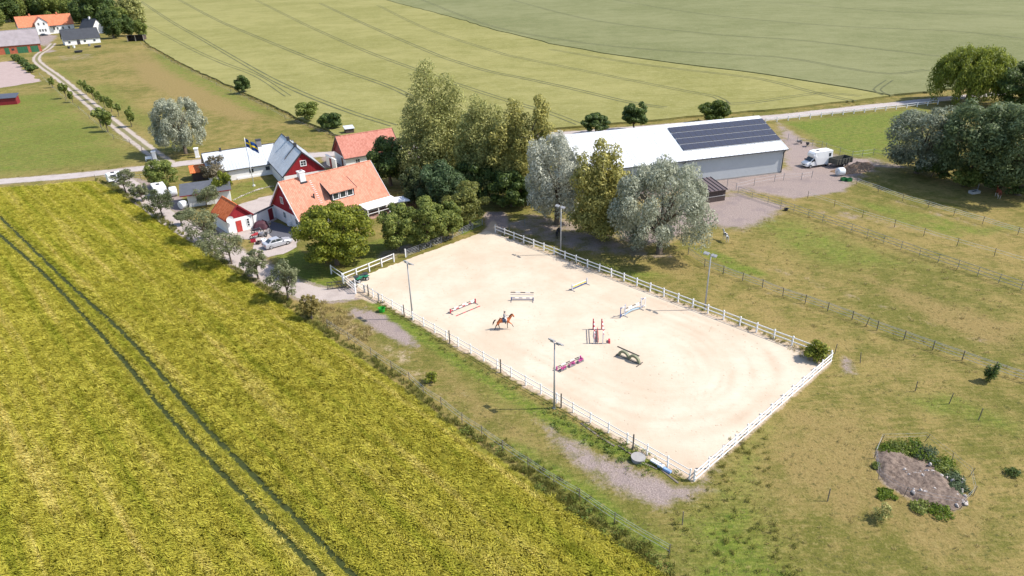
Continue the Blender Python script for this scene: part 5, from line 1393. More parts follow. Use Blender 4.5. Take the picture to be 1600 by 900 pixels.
fence('rail_fence', 'long white fence beside the gravel road behind the hall', PL([(1196, 192), (1300, 181), (1400, 171), (1465, 163)]), 3.6, .16, 1.25, ((1.15, .06, .12), (.6, .06, .12)))
fence('electric_fence', 'electric tape fence leaning round the rubble heap', PL([(1366, 716), (1376, 692), (1445, 690), (1487, 722), (1514, 745), (1520, 775), (1500, 795), (1412, 776), (1372, 750), (1366, 716)]), 3, .05, 1.15, (), M_WOOD, M_TAPE, (.7, 1.05), at_pts=True, round_=True, lean=.12, wr=.008, mw=M_WIRE)
for nm, px, lb in (('stakes', [(1430, 611)], 'thin dark stake alone in the pasture between mesh fence and arena corner'), ('b', [(1293, 783)], 'thin dark stake alone in the dry pasture near the twiggy bush'), ('c', [(1344, 567)], 'thin stake beside the worn path at the arena corner'), ('d', [(1304, 553)], 'leaning stake joined to the arena corner by a dark cord'), ('e', [(1529, 656)], 'thin stake on the greener grass near the dark spiky bush'), ('f', [(1483, 631)], 'slim pale stake in the greener grass'), ('g', [(1066, 820)], 'pale double stake at the end of the barley fence'), ('h', [(1353, 510)], 'short stake standing off the wire mesh fence')):
    o = link('fence_stake', post_mesh(M_WOOD, .09, 1.35, True), None, P(*px[0]), (random.gauss(0, .05), random.gauss(0, .05), 0))
    tag(o, lb, 'stake')
fence('wire_fence', 'sparse paddock fence on the meadow side of the driveway', PL([(62, 118), (82, 138), (103, 158), (124, 172), (140, 186), (160, 204), (178, 218), (204, 226), (222, 236)]), 3, .12, 1.4, (), M_WOOD, M_WIRE, (.7, 1.2), at_pts=True, round_=True)
fence('wire_fence', 'paddock fence along the grassy bank beside the wheat', [Vector((x, y, 0)) - Vector((2.4, 1.4, 0)) for x, y in e_hedge[::3]], 6, .12, 1.3, (), M_WOOD, M_WIRE, (.7, 1.15), at_pts=True, round_=True)
fence('wire_fence', 'wire fence at the road edge by the white caravan', PL([(150, 282), (175, 279), (221, 281), (247, 276)]), 3, .1, 1.3, (), M_WOOD, M_WIRE, (.7, 1.15), at_pts=True, round_=True)
fence('rail_fence', 'low white rail by the shady lawn behind the arena entrance', PL([(796, 360), (820, 352)]), 9, .07, 1.1, ((1.0, .04, .05),), M_STEEL, M_STEEL)

# floodlight masts
def mast(px, py, label, side):
    b = P(px, py)
    root = empty('floodlight_mast', b, math.atan2(AV.y, AV.x), label, 'lamp post', 'floodlight masts round the arena')
    MB().tube([(0, 0, 0), (0, 0, 4), (0, 0, 7.9)], [.11, .085, .065], 10).build('pole', M_POLE, root, True)
    MB().box(-.16, .16, -.16, .16, 0, .06).build('base_plate', M_POLE, root)
    MB().bar((-.62, 0, 7.9), (.62, 0, 7.9), .07, .07).build('cross_arm', M_POLE, root)
    for x in (-.55, .55):
        for dx in (-.19, .19):
            mb = MB(); c = Vector((x + dx, side * .2, 7.94)); th = R(24)
            h = [(a * .165, side * (b_ * .2 * math.cos(th)), -b_ * .2 * math.sin(th) + cc) for a in (-1, 1) for b_ in (-1, 1) for cc in (-.07, .07)]
            mb.add([c + Vector(q) for q in h], [(0, 1, 3, 2), (4, 6, 7, 5), (0, 4, 5, 1), (2, 3, 7, 6), (0, 2, 6, 4), (1, 5, 7, 3)])
            hd = mb.build('lamp_head', M_HEAD, root)
            MB().add([c + Vector((a * .14, side * (b_ * .17 * math.cos(th)), -b_ * .17 * math.sin(th) - .074)) for a, b_ in ((-1, -1), (1, -1), (1, 1), (-1, 1))], [(0, 1, 2, 3)]).build('lens', M_LENS, hd)
M_POLE = mat('galvanised_pole', (.34, .345, .355), .5, var=.08, scale=2, metal=.2)
M_HEAD = mat('lamp_housing', (.30, .30, .31), .5, var=.05)
M_LENS = mat('lamp_lens', (.10, .10, .11), .2, var=.05)
mast(645, 498, 'floodlight mast on the verge nearest the quad bike', -1)
mast(866, 638, 'floodlight mast in the weeds on the verge next to the pink flower jump', -1)
mast(1101, 484, 'floodlight mast beside the meadow fence nearest the pasture', 1)
mast(876, 398, 'floodlight mast beside the meadow fence in front of the whitish willow', 1)
# ================================================================ animals and people
def skin_body(name, joints, edges, root_i, m, parent=None, sub=2):
    """joints: (x, y, z, radius[, radius2]); grows one continuous surface"""
    me = bpy.data.meshes.new(name)
    me.from_pydata([j[:3] for j in joints], edges, [])
    o = bpy.data.objects.new(name, me); COL.objects.link(o)
    o.modifiers.new('skin', 'SKIN').use_smooth_shade = True
    s_ = o.modifiers.new('sub', 'SUBSURF'); s_.levels = sub; s_.render_levels = sub
    bm = bmesh.new(); bm.from_mesh(me); lay = bm.verts.layers.skin.verify(); bm.verts.ensure_lookup_table()
    for v, j in zip(bm.verts, joints):
        v[lay].radius = (j[3], j[4] if len(j) > 4 else j[3]); v[lay].use_root = False
    bm.verts[root_i][lay].use_root = True
    bm.to_mesh(me); bm.free()
    dg = bpy.context.evaluated_depsgraph_get()
    ev = bpy.data.meshes.new_from_object(o.evaluated_get(dg))
    ev.name = name
    o.modifiers.clear(); o.data = ev; bpy.data.meshes.remove(me)
    ev.materials.clear(); ev.materials.append(m)
    ev.polygons.foreach_set('use_smooth', [True] * len(ev.polygons))
    if parent: o.parent = parent
    return o

def coat_mat(name, body, legs, zl=.62, blend=.25, patches=None):
    t = NT(name).set(.55, 0, .3)
    o = t.obj(); sx = t.new('ShaderNodeSeparateXYZ'); t.put(sx.inputs[0], o)
    col = t.mix(t.noise(o, 3, 3), dull(body, .85), dull(body, 1.15))
    if patches: col = t.mix(t.ramp(t.noise(o, 2.2, 2), .5, .56), col, patches)
    col = t.mix(t.ramp(sx.outputs[2], zl + blend, zl), col, legs)
    t.color(col)
    return t.mat

def horse(loc, heading, label, body, legs, mane, pose='stand', scale=1.0, patches=None, group=None):
    root = empty('horse', loc, heading, label, 'horse', group); root.scale = (scale,) * 3
    J = [(-.72, 0, 1.36, .25, .27), (-.2, 0, 1.27, .27, .29), (.35, 0, 1.29, .25, .3), (.66, 0, 1.42, .17, .24)]
    E_ = [(0, 1), (1, 2), (2, 3)]
    if pose == 'graze': neck = [(.95, 0, 1.2, .11, .17), (1.2, 0, .8, .09, .13), (1.28, 0, .5, .09, .12), (1.3, 0, .2, .055, .07)]
    elif pose == 'trot': neck = [(.9, 0, 1.72, .11, .17), (1.08, 0, 2.0, .095, .13), (1.22, 0, 1.96, .09, .12), (1.36, 0, 1.66, .055, .07)]
    else: neck = [(.92, 0, 1.65, .11, .17), (1.12, 0, 1.88, .095, .13), (1.27, 0, 1.84, .09, .12), (1.45, 0, 1.58, .055, .07)]
    b = len(J); J += neck; E_ += [(3, b), (b, b + 1), (b + 1, b + 2), (b + 2, b + 3)]
    if pose == 'trot':
        legs_ = {(-1, -1): [(-.72, .95, .13), (-.98, .58, .06), (-1.12, .22, .042), (-1.18, .06, .05)], (-1, 1): [(-.55, .92, .13), (-.62, .56, .06), (-.5, .2, .042), (-.42, .05, .05)],
                 (1, -1): [(.78, .98, .085), (1.02, .78, .05), (1.16, .48, .038), (1.24, .36, .045)], (1, 1): [(.5, .92, .085), (.5, .55, .05), (.5, .2, .038), (.55, .05, .048)]}
    else:
        legs_ = {(-1, -1): [(-.7, .95, .13), (-.86, .56, .06), (-.82, .2, .042), (-.78, .05, .05)], (-1, 1): [(-.62, .95, .13), (-.74, .56, .06), (-.68, .2, .042), (-.64, .05, .05)],
                 (1, -1): [(.5, .92, .09), (.52, .54, .05), (.5, .2, .038), (.54, .05, .048)], (1, 1): [(.58, .92, .09), (.62, .54, .05), (.6, .2, .038), (.64, .05, .048)]}
    for (fb, sd), ch in legs_.items():
        b = len(J); J += [(x, sd * .15, z, r_) for x, z, r_ in ch]
        E_ += [(0 if fb < 0 else 2, b), (b, b + 1), (b + 1, b + 2), (b + 2, b + 3)]
    skin_body('body', J, E_, 1, coat_mat('coat_' + label[:18], body, legs, patches=patches), root)
    hm = mat('mane_' + label[:18], mane, .8, var=.2)
    n0, n1, n2 = (Vector(q[:3]) for q in neck[:3])
    up = Vector((-.08, 0, .12))
    mb = MB()
    line = [Vector((.7, 0, 1.62)), n0 + Vector((-.12, 0, .12)), n1 + Vector((-.06, 0, .12)), n2 + Vector((.03, 0, .11))]
    mb.tube(line, [.05, .07, .06, .04], 6)
    mb.build('mane', hm, root, True)
    tl = [(-.95, 0, 1.45), (-1.12, 0, 1.32), (-1.28, 0, 1.0), (-1.36, 0, .68)] if pose == 'trot' else [(-.95, 0, 1.42), (-1.05, 0, 1.2), (-1.06, 0, .85), (-1.04, 0, .55)]
    MB().tube(tl, [.05, .09, .085, .02], 7).build('tail', hm, root, True)
    hd = Vector(neck[2][:3])
    for sd in (-1, 1):
        MB().tube([hd + Vector((-.08, sd * .06, .06)), hd + Vector((-.08, sd * .075, .22))], [.035, .006], 5).build('ear', root.children[0].data.materials[0], root)
    return root

hd_ = P(803, 512) - P(773, 514)
rh = horse(P(787, 514.5), math.atan2(hd_.y, hd_.x), 'bay horse with black tail trotting in the arena under its rider', (.48, .135, .042), (.02, .016, .014), (.016, .013, .012), 'trot')
MB().prismx([(-.31, 1.12), (-.29, 1.5), (-.12, 1.63), (.12, 1.63), (.29, 1.5), (.31, 1.12), (.285, 1.12), (.265, 1.48), (.1, 1.595), (-.1, 1.595), (-.265, 1.48), (-.285, 1.12)], -.12, .42).build('saddle_cloth', mat('navy_cloth', (.06, .08, .13), .8), rh)
MB().prismx([(-.2, 1.45), (-.14, 1.66), (.14, 1.66), (.2, 1.45), (.12, 1.6), (-.12, 1.6)], -.06, .36).build('saddle', mat('saddle_leather', (.02, .018, .018), .5), rh)
for sd in (-1, 1): MB().tube([(1.33, sd * .07, 1.7), (.9, sd * .13, 1.85), (.45, sd * .1, 1.98)], .012, 4).build('rein', M_DARK, rh)
# rider
rt = NT('rider_clothes').set(.8, 0, .2)
_o = rt.obj(); _s = rt.new('ShaderNodeSeparateXYZ'); rt.put(_s.inputs[0], _o)
_c = rt.mix(rt.ramp(_s.outputs[2], -.36, -.34), (.018, .018, .02), (.62, .60, .57))
_c = rt.mix(rt.ramp(_s.outputs[2], .1, .14), _c, (.20, .21, .235))
_c = rt.mix(rt.ramp(_s.outputs[2], .56, .58), _c, (.5, .3, .22)); rt.color(_c)
rider = empty('person', rh.matrix_basis @ Vector((.1, 0, 1.68)), rh.rotation_euler.z, 'rider in grey top, white breeches and black helmet sitting on the bay horse', 'person')
J = [(0, 0, 0, .13, .15), (.0, 0, .28, .12, .15), (.02, 0, .47, .1, .17), (.04, 0, .58, .05, .05), (.06, 0, .70, .085, .08), (.09, 0, .80, .07, .07)]
E_ = [(0, 1), (1, 2), (2, 3), (3, 4), (4, 5)]
for sd in (-1, 1):
    b = len(J); J += [(.3, sd * .28, -.14, .085), (.14, sd * .33, -.52, .06), (.08, sd * .33, -.68, .045), (.24, sd * .33, -.72, .04)]; E_ += [(0, b), (b, b + 1), (b + 1, b + 2), (b + 2, b + 3)]
    b = len(J); J += [(.0, sd * .2, .46, .055), (.06, sd * .26, .24, .045), (.28, sd * .14, .25, .035), (.38, sd * .1, .27, .035)]; E_ += [(2, b), (b, b + 1), (b + 1, b + 2), (b + 2, b + 3)]
skin_body('body', J, E_, 0, rt.mat, rider)
hm = MB(); rings = []
for k in range(6):
    a = k / 5 * math.pi / 2
    rings.append([(.07 + .12 * math.cos(a) * math.cos(t), .11 * math.cos(a) * math.sin(t), .76 + .13 * math.sin(a)) for t in [6.283 * j / 12 for j in range(12)]])
hm.add([q for r_ in rings for q in r_], [(i * 12 + j, i * 12 + (j + 1) % 12, (i + 1) * 12 + (j + 1) % 12, (i + 1) * 12 + j) for i in range(5) for j in range(12)])
hm.box(.16, .25, -.07, .07, .755, .78).build('helmet', M_DARK, rider, True)

horse(P(1133, 377), R(100), 'black and white pony standing at the meadow edge by the hall paddock', (.62, .60, .57), (.60, .56, .52), (.5, .48, .45), 'stand', .88, (.02, .018, .018))
horse(P(872, 371), R(70), 'black horse standing in the shade of the whitish willow', (.018, .015, .015), (.012, .01, .01), (.01, .01, .01), 'graze', .98)
horse(P(1558, 309), R(75), 'chestnut horse with white legs in the paddock under the grove', (.20, .045, .02), (.5, .45, .4), (.12, .03, .015), 'stand', 1.0)

# ================================================================ jumps
def stripe_mat(name, a, b, n, length):
    t = NT(name).set(.6, 0, .3)
    sx = t.new('ShaderNodeSeparateXYZ'); t.put(sx.inputs[0], t.obj())
    f = t.math('FRACT', t.math('MULTIPLY', sx.outputs[0], n / length / 2))
    t.color(t.mix(t.ramp(f, .49, .51), a, b)); return t.mat
C_RED, C_BLUE, C_W, C_DK = (.42, .03, .055), (.06, .10, .25), (.72, .71, .70), (.07, .065, .065)
S_RED = stripe_mat('red_white_stripes', C_RED, C_W, 7, 3.5); S_BLUE = stripe_mat('blue_white_stripes', C_BLUE, C_W, 7, 3.5); S_DARK = stripe_mat('dark_white_stripes', C_DK, C_W, 5, 3.4)
S_RDK = stripe_mat('red_dark_stripes', C_RED, (.09, .06, .06), 6, 3.5); M_BLUEP = mat('blue_paint', C_BLUE, .5); M_REDP = mat('red_paint', C_RED, .5); M_YELP = mat('yellow_paint', (.62, .52, .10), .5); M_LBLUE = mat('pale_blue_paint', (.35, .48, .58), .5); M_PINKP = mat('pink_flowers', (.55, .08, .28), .8, var=.4, scale=9)
M_STAND = mat('jump_grey', (.22, .215, .215), .7)
def jump(label, a, b, h, poles, ms, wing=0.0, foot=.55, extra=None, hs=None):
    """two standards with crossed feet and poles between; poles: (height, material, offset)"""
    a, b = P(*a), P(*b); d = b - a; L_ = d.length
    root = empty('show_jump', a, math.atan2(d.y, d.x), label, 'horse jump', 'jumps in the arena')
    hs = hs or h
    for x in (0, L_):
        st_ = MB().box(x - .06, x + .06, -.06, .06, .06, hs).build('standard', ms, root)
        MB().box(x - .05, x + .05, -foot, foot, 0, .08).build('foot', M_STAND, st_)
        if wing:
            s_ = -1 if x == 0 else 1
            MB().box(min(x, x + s_ * wing), max(x, x + s_ * wing), -.03, .03, hs * .8, hs * .86).box(x + s_ * wing - .04, x + s_ * wing + .04, -.04, .04, .0, hs * .9).box(min(x, x + s_ * wing), max(x, x + s_ * wing), -.03, .03, .3, .38).build('wing', ms, st_)
    for z, m, off in poles:
        MB().tube([(-.08 if z > .12 else .1, off, z), (L_ + .08 if z > .12 else L_ - .1, off, z)], .055, 8).build('pole', m, root)
    return root, L_
j, L_ = jump('low red and dark pole jump lying open, farthest from the flower jump', (704, 490), (743, 474), .7, ((.55, S_DARK, .09), (.3, S_RED, .09), (.06, S_RDK, -1.1)), M_REDP)
j, L_ = jump('low blue pole jump with dark striped ground poles behind it', (799, 470), (833, 470.5), .55, ((.42, S_BLUE, .08), (.2, M_BLUEP, .08)), M_BLUEP)
for py, m in ((457.5, S_DARK), (460.5, mat('pale_pole', (.55, .5, .47), .6))):
    a, b = P(798, py - .3), P(834, py + .6); d = b - a
    o = MB().tube([(0, 0, .05), (d.length, 0, .05)], .05, 8).build('ground_pole', m); o.location = (a.x, a.y, .0); o.rotation_euler = (0, 0, math.atan2(d.y, d.x))
    o.location.z = .028
    tag(o, 'dark and white striped ground pole behind the blue jump' if m is S_DARK else 'plain pale ground pole behind the blue jump', 'pole')
j, L_ = jump('small white jump with yellow plank near the meadow fence', (894, 454), (917, 444), 1.0, ((.62, mat('white_pole', (.7, .69, .68), .6), .09), (.2, M_BLUEP, .09)), mat('grey_white', (.5, .5, .55), .6))
part('plank', M_YELP, j, .1, L_ - .1, .06, .1, .38, .6)
j, L_ = jump('blue and white jump with tall standards and arched pale blue plank', (976, 494), (1001, 483), 1.7, ((1.0, S_DARK, .09), (.7, mat('white_pole', C_W), .09)), S_BLUE, .8)
mb = MB(); N_ = 12
for i in range(N_):
    x0_, x1_ = .1 + (L_ - .2) * i / N_, .1 + (L_ - .2) * (i + 1) / N_
    z0_, z1_ = (.25 + .25 * math.sin(math.pi * i / N_)), (.25 + .25 * math.sin(math.pi * (i + 1) / N_))
    mb.add([(x0_, .06, z0_ - .2), (x1_, .06, z1_ - .2), (x1_, .06, z1_), (x0_, .06, z0_), (x0_, .1, z0_ - .2), (x1_, .1, z1_ - .2), (x1_, .1, z1_), (x0_, .1, z0_)], [(0, 1, 2, 3), (7, 6, 5, 4), (0, 4, 5, 1), (2, 6, 7, 3)])
mb.build('arched_plank', M_LBLUE, j)
# red oxer
a, b = P(928, 537), P(927, 515)
j, L_ = jump('red and white spread jump with four tall standards and red plank', (928, 537), (926.5, 515), 1.55, ((1.1, S_RED, -.09), (.75, M_REDP, -.09)), S_RED)
for x in (0, L_):
    st_ = MB().box(x - .06, x + .06, -1.11, -.99, .06, 1.55).build('standard', S_RED, j); MB().box(x - .05, x + .05, -1.5, -.6, 0, .08).build('foot', M_STAND, st_)
MB().tube([(-.08, -1.14, 1.15), (L_ + .08, -1.14, 1.15)], .055, 8).build('pole', S_RED, j)
MB().prism([(.2, .1), (L_ - .2, .1), (L_ - .4, .55), (L_ / 2, .7), (.4, .55)], -.56, -.5).build('filler', M_REDP, j)
MB().prism([(.0, .02), (.9, .02), (.7, .34), (.1, .34)], -1.95, -1.75).build('side_filler', M_REDP, j)
j, L_ = jump('low jump with pink flower boxes beside the weedy verge', (870, 579), (907, 562), .55, ((.4, S_DARK, .09),), M_PINKP)
for x0_ in (.15, L_ * .42, L_ * .78):
    bx_ = part('flower_box', M_STAND, j, x0_, x0_ + .85, -.55, -.2, 0, .22)
    r = np.random.default_rng(int(x0_ * 10)); c = [((x0_ + .42 + r.uniform(-.35, .35), -.38 + r.uniform(-.1, .1), .34 + r.uniform(-.05, .1)), (.16, .16, .14)) for _ in range(7)]
    link('flowers', leaves(c, 160, .06, .8, 0, int(x0_ * 7), mats=M_PINKP), bx_)
# green arches
a, b = P(966, 555), P(999, 569); d = b - a
j = empty('show_jump', a, math.atan2(d.y, d.x), 'low jump of two green half-round arches on a timber base', 'horse jump', 'jumps in the arena'); L_ = d.length
M_ARCH = mat('olive_green_paint', (.20, .205, .13), .7, var=.15); M_TIM = mat('dark_timber', (.13, .115, .10), .85)
part('base_board', M_TIM, j, -.2, L_ + .2, -.12, .12, 0, .14)
for s_ in (-.15, L_ + .05): MB().box(s_, s_ + .1, -.7, .5, 0, .1).build('foot', M_TIM, j)
for c0 in (L_ * .27, L_ * .75):
    mb = MB(); R1, R2 = .78, .5; n = 14
    for k in range(n):
        q = []
        for a_ in (math.pi * k / n, math.pi * (k + 1) / n):
            for rr_ in (R1, R2):
                for y in (-.14, .14): q.append((c0 + rr_ * math.cos(a_), y, .14 + rr_ * math.sin(a_)))
        mb.add(q, [(0, 4, 5, 1), (2, 3, 7, 6), (0, 2, 6, 4), (1, 5, 7, 3)])
    mb.build('arch', M_ARCH, j)
a, b = P(965, 542), P(999, 557); d = b - a
o = MB().tube([(0, 0, .06), (d.length, 0, .06)], .055, 8).build('ground_pole', M_TIM); o.location = (a.x, a.y, .026); o.rotation_euler = (0, 0, math.atan2(d.y, d.x))
tag(o, 'dark timber pole lying on the sand behind the green arches', 'pole')

# ================================================================ vehicles
M_TYRE = mat('tyre', (.025, .025, .026), .9, var=.1); M_RIM = mat('rim', (.38, .385, .40), .4, metal=.4, var=.05)
M_LAMP = mat('headlamp', (.55, .56, .58), .15, var=.03); M_TAIL = mat('tail_lamp', (.30, .02, .02), .3)
def wheel(root, x, y, r_, w=.2):
    s_ = 1 if y > 0 else -1
    t = MB().tube([(x, y - s_ * w, r_), (x, y, r_)], r_, 18).build('wheel', M_TYRE, root)
    MB().tube([(x, y - s_ * .02, r_), (x, y + s_ * .012, r_)], r_ * .62, 14).build('rim', M_RIM, t)
def loft(sections, mats, name, parent, smooth=False):
    """sections along x: (x, half width bottom, half width top, z0, z1)"""
    mb = MB(); v = []
    for x, wb, wt, z0, z1 in sections: v += [(x, -wb, z0), (x, wb, z0), (x, wb * 1.02, (z0 + z1) * .5), (x, wt, z1), (x, -wt, z1), (x, -wb * 1.02, (z0 + z1) * .5)]
    n = len(sections); f = [tuple(range(6)), tuple((n - 1) * 6 + k for k in range(6))]
    for i in range(n - 1):
        for k in range(6): f.append((i * 6 + k, i * 6 + (k + 1) % 6, (i + 1) * 6 + (k + 1) % 6, (i + 1) * 6 + k))
    mb.add(v, f); o = mb.build(name, mats, parent); bevel(o, .05, 2); return o
def quadpart(name, m, parent, pts): return MB().add(pts, [(0, 1, 2, 3)]).build(name, m, parent)
def sedan(loc, rz, label, paint, group=None):
    root = empty('car', loc, rz, label, 'car', group)
    loft([(-2.3, .78, .74, .38, .78), (-2.2, .86, .80, .24, .95), (-1.2, .9, .82, .2, .98), (0, .9, .82, .2, .95), (1.1, .9, .8, .2, .90), (1.9, .86, .74, .22, .78), (2.3, .72, .66, .34, .66)], paint, 'body', root)
    cb = [(-1.75, .76, .94), (-1.05, .60, 1.40), (.25, .60, 1.42), (1.0, .76, .92)]
    mb = MB(); v = []
    for x, w, z in cb: v += [(x, -w, z), (x, w, z)]
    v += [(-1.75, -.8, .88), (-1.75, .8, .88), (1.0, -.8, .86), (1.0, .8, .86)]
    mb.add(v, [(0, 1, 3, 2), (2, 3, 5, 4), (4, 5, 7, 6), (0, 2, 4, 6, 10, 8), (1, 9, 11, 7, 5, 3), (8, 9, 1, 0), (6, 7, 11, 10)])
    cab = mb.build('cabin', paint, root)
    e = .015
    quadpart('rear_window', M_GLASS, cab, [(-1.64 - e, -.62, 1.02 + e), (-1.64 - e, .62, 1.02 + e), (-1.14 - e, .53, 1.35 + e), (-1.14 - e, -.53, 1.35 + e)])
    quadpart('windscreen', M_GLASS, cab, [(.92 + e, -.64, .98 + e), (.92 + e, .64, .98 + e), (.34 + e, .54, 1.38 + e), (.34 + e, -.54, 1.38 + e)])
    for s_ in (-1, 1):
        for xa, xb, xc, xd in ((-1.35, -.45, -.45, -1.0), (-.35, .75, .2, -.35)):
            quadpart('side_window', M_GLASS, cab, [(xa, s_ * .775, .99), (xb, s_ * .775, .99), (xc, s_ * .635, 1.34), (xd, s_ * .635, 1.34)])
        for x in (-1.42, 1.4): wheel(root, x, s_ * .91, .33)
        MB().box(2.22, 2.3, s_ * .62 - .16, s_ * .62 + .16, .52, .66).build('headlight', M_LAMP, root)
        MB().box(-2.33, -2.25, s_ * .62 - .14, s_ * .62 + .14, .6, .8).build('tail_light', M_TAIL, root)
        MB().box(.72, .9, s_ * .93 - .07, s_ * .93 + .07, .92, 1.04).build('mirror', paint, root)
    part('bumper', paint, root, 2.25, 2.36, -.7, .7, .32, .48)
    return root
M_SILVER = mat('silver_paint', (.46, .465, .50), .3, metal=.35, var=.04, scale=1)
hd_ = P(449, 383) - P(423, 390.5)
sedan(P(434, 383.5), math.atan2(hd_.y, hd_.x), 'silver sedan parked beside the maple', M_SILVER)
sedan(P(69, 56), R(20), 'dark car parked in front of the distant white farmhouse', mat('dark_paint', (.05, .055, .065), .3))
# horse transporter
hd_ = P(1264, 264) - P(1288, 260.5)
van = empty('horse_van', P(1274, 259), math.atan2(hd_.y, hd_.x), 'white horse transporter van parked at the hall', 'van')
M_VAN = mat('van_white', (.74, .745, .75), .35, var=.03, scale=1, dirt=.05)
loft([(-3.1, 1.08, 1.02, .5, 3.2), (-3.0, 1.12, 1.06, .45, 3.3), (.6, 1.12, 1.06, .45, 3.3), (1.35, 1.1, 1.0, 1.75, 3.2), (1.75, 1.0, .85, 2.3, 2.85)], M_VAN, 'box_body', van)
loft([(.55, 1.0, .92, .4, 2.15), (1.5, 1.0, .88, .38, 2.1), (2.35, .98, .86, .36, 1.3), (3.0, .92, .8, .36, 1.12), (3.2, .84, .74, .42, .85)], M_VAN, 'cab', van)
quadpart('windscreen', M_GLASS, van, [(2.33, -.82, 1.37), (2.33, .82, 1.37), (1.58, .78, 2.06), (1.58, -.78, 2.06)])
for s_ in (-1, 1):
    quadpart('side_window', M_GLASS, van, [(.95, s_ * 1.02, 1.35), (2.05, s_ * 1.005, 1.35), (1.55, s_ * .955, 1.95), (.95, s_ * .965, 1.95)])
    window(van, (-2.6 if s_ < 0 else -2.05, s_ * 1.115, 2.05), (1 if s_ < 0 else -1, 0, 0), (0, 0, 1), .55, .75, frame=M_DARK, cols=1, depth=.03, fw=.06)
    for x in (-2.0, 2.25): wheel(van, x, s_ * 1.1, .37, .26)
    MB().box(3.1, 3.22, s_ * .66 - .2, s_ * .66 + .2, .82, 1.0).build('headlight', M_LAMP, van)
    MB().box(1.95, 2.1, s_ * 1.12 - .1, s_ * 1.12 + .1, 1.3, 1.6).build('mirror', M_DARK, van)
part('grille', M_DARK, van, 3.17, 3.235, -.4, .4, .62, .8); part('roof_hatch', M_DARK, van, -.2, .4, -.3, .3, 3.3, 3.37)
# tipping trailer
tr_ = empty('farm_trailer', P(1312, 259), math.atan2(hd_.y, hd_.x) + .12, 'dark farm trailer with ribbed sides behind the white van', 'trailer')
M_TRL = mat('trailer_paint', (.085, .085, .07), .8, var=.25, scale=2)
part('floor', M_TRL, tr_, -2.3, 2.3, -1.1, 1.1, .75, .87)
for d in ((-2.3, 2.3, -1.1, -1.02, .872, 1.85), (-2.3, 2.3, 1.02, 1.1, .872, 1.85), (-2.3, -2.22, -1.01, 1.01, .872, 1.85), (2.22, 2.3, -1.01, 1.01, .872, 1.85)): part('side_board', M_TRL, tr_, *d)
for x in (-1.8, -.9, 0, .9, 1.8):
    for s_ in (-1, 1): part('rib', M_DARK, tr_, x - .05, x + .05, s_ * 1.15 - .045, s_ * 1.15 + .045, .76, 1.86)
for s_ in (-1, 1):
    for x in (-.9, -.05): wheel(tr_, x, s_ * 1.0, .4, .28)
MB().bar((2.3, 0, .7), (3.6, 0, .5), .12, .12).build('drawbar', M_DARK, tr_)
# quad bike
hd_ = P(572, 437) - P(560, 441)
qd = empty('quad_bike', P(565.5, 438.5), math.atan2(hd_.y, hd_.x) + math.pi, 'green quad bike parked by the arena gate', 'quad bike')
M_QG = mat('quad_green', (.02, .15, .085), .4, var=.1)
loft([(-.95, .3, .28, .7, .82), (-.6, .5, .42, .62, .86), (-.1, .2, .16, .55, .82), (.35, .22, .18, .55, .9), (.65, .48, .38, .62, .9), (1.0, .34, .26, .6, .8)], M_QG, 'body', qd)
for s_ in (-1, 1):
    for x in (-.62, .66): wheel(qd, x, s_ * .58, .3, .24)
    for x in (-.62, .66): MB().box(x - .38, x + .38, s_ * .5 - .16, s_ * .5 + .16, .68, .74).build('mudguard', M_QG, qd)
MB().box(-.6, .1, -.16, .16, .86, .98).build('seat', M_DARK, qd)
MB().tube([(.38, -.42, 1.12), (.45, 0, 1.08), (.38, .42, 1.12)], .03, 6).build('handlebar', M_DARK, qd)
for x in (-.75, .8): MB().box(x - .3, x + .3, -.4, .4, .93, .96).build('rack', M_DARK, qd)
# caravans and box trailer
def boxvan(name, label, cat, loc, rz, L_, W_, H_, m, vent=True, square=False):
    root = empty(name, loc, rz, label, cat)
    prof = [(-L_ / 2, .45), (L_ / 2, .45), (L_ / 2, H_), (-L_ / 2, H_)] if square else [(-L_ / 2, .45), (L_ / 2, .45), (L_ / 2 + .15, H_ * .6), (L_ / 2 - .2, H_), (-L_ / 2 + .15, H_), (-L_ / 2, H_ * .8)]
    bevel(MB().prism(prof, -W_ / 2, W_ / 2).build('body', m, root), .05 if square else .12, 3)
    if vent: part('roof_vent', M_DARK, root, -.5, .2, -.3, .3, H_ + .003, H_ + .14)
    for s_ in (-1, 1):
        wheel(root, -.2, s_ * (W_ / 2 + .02), .32, .2)
        window(root, (-L_ * .3 if s_ < 0 else -L_ * .3 + 1.1, s_ * W_ / 2, 1.25), (1 if s_ < 0 else -1, 0, 0), (0, 0, 1), 1.1, .6, frame=M_DARK, cols=1, depth=.02, fw=.05)
    MB().bar((L_ / 2, 0, .5), (L_ / 2 + 1.1, 0, .45), .1, .1).build('drawbar', M_DARK, root)
boxvan('caravan', 'small white caravan behind the first fruit tree by the road', 'caravan', P(181, 284), R(40), 3.0, 1.9, 2.0, M_VAN)
boxvan('box_trailer', 'white box trailer with dark roof hatch beside the outbuilding', 'trailer', P(251, 305), math.atan2(*(lambda d: (d.y, d.x))(P(265, 303, 2.2) - P(254, 288, 2.2))), 3.9, 2.3, 2.2, M_VAN, square=True)
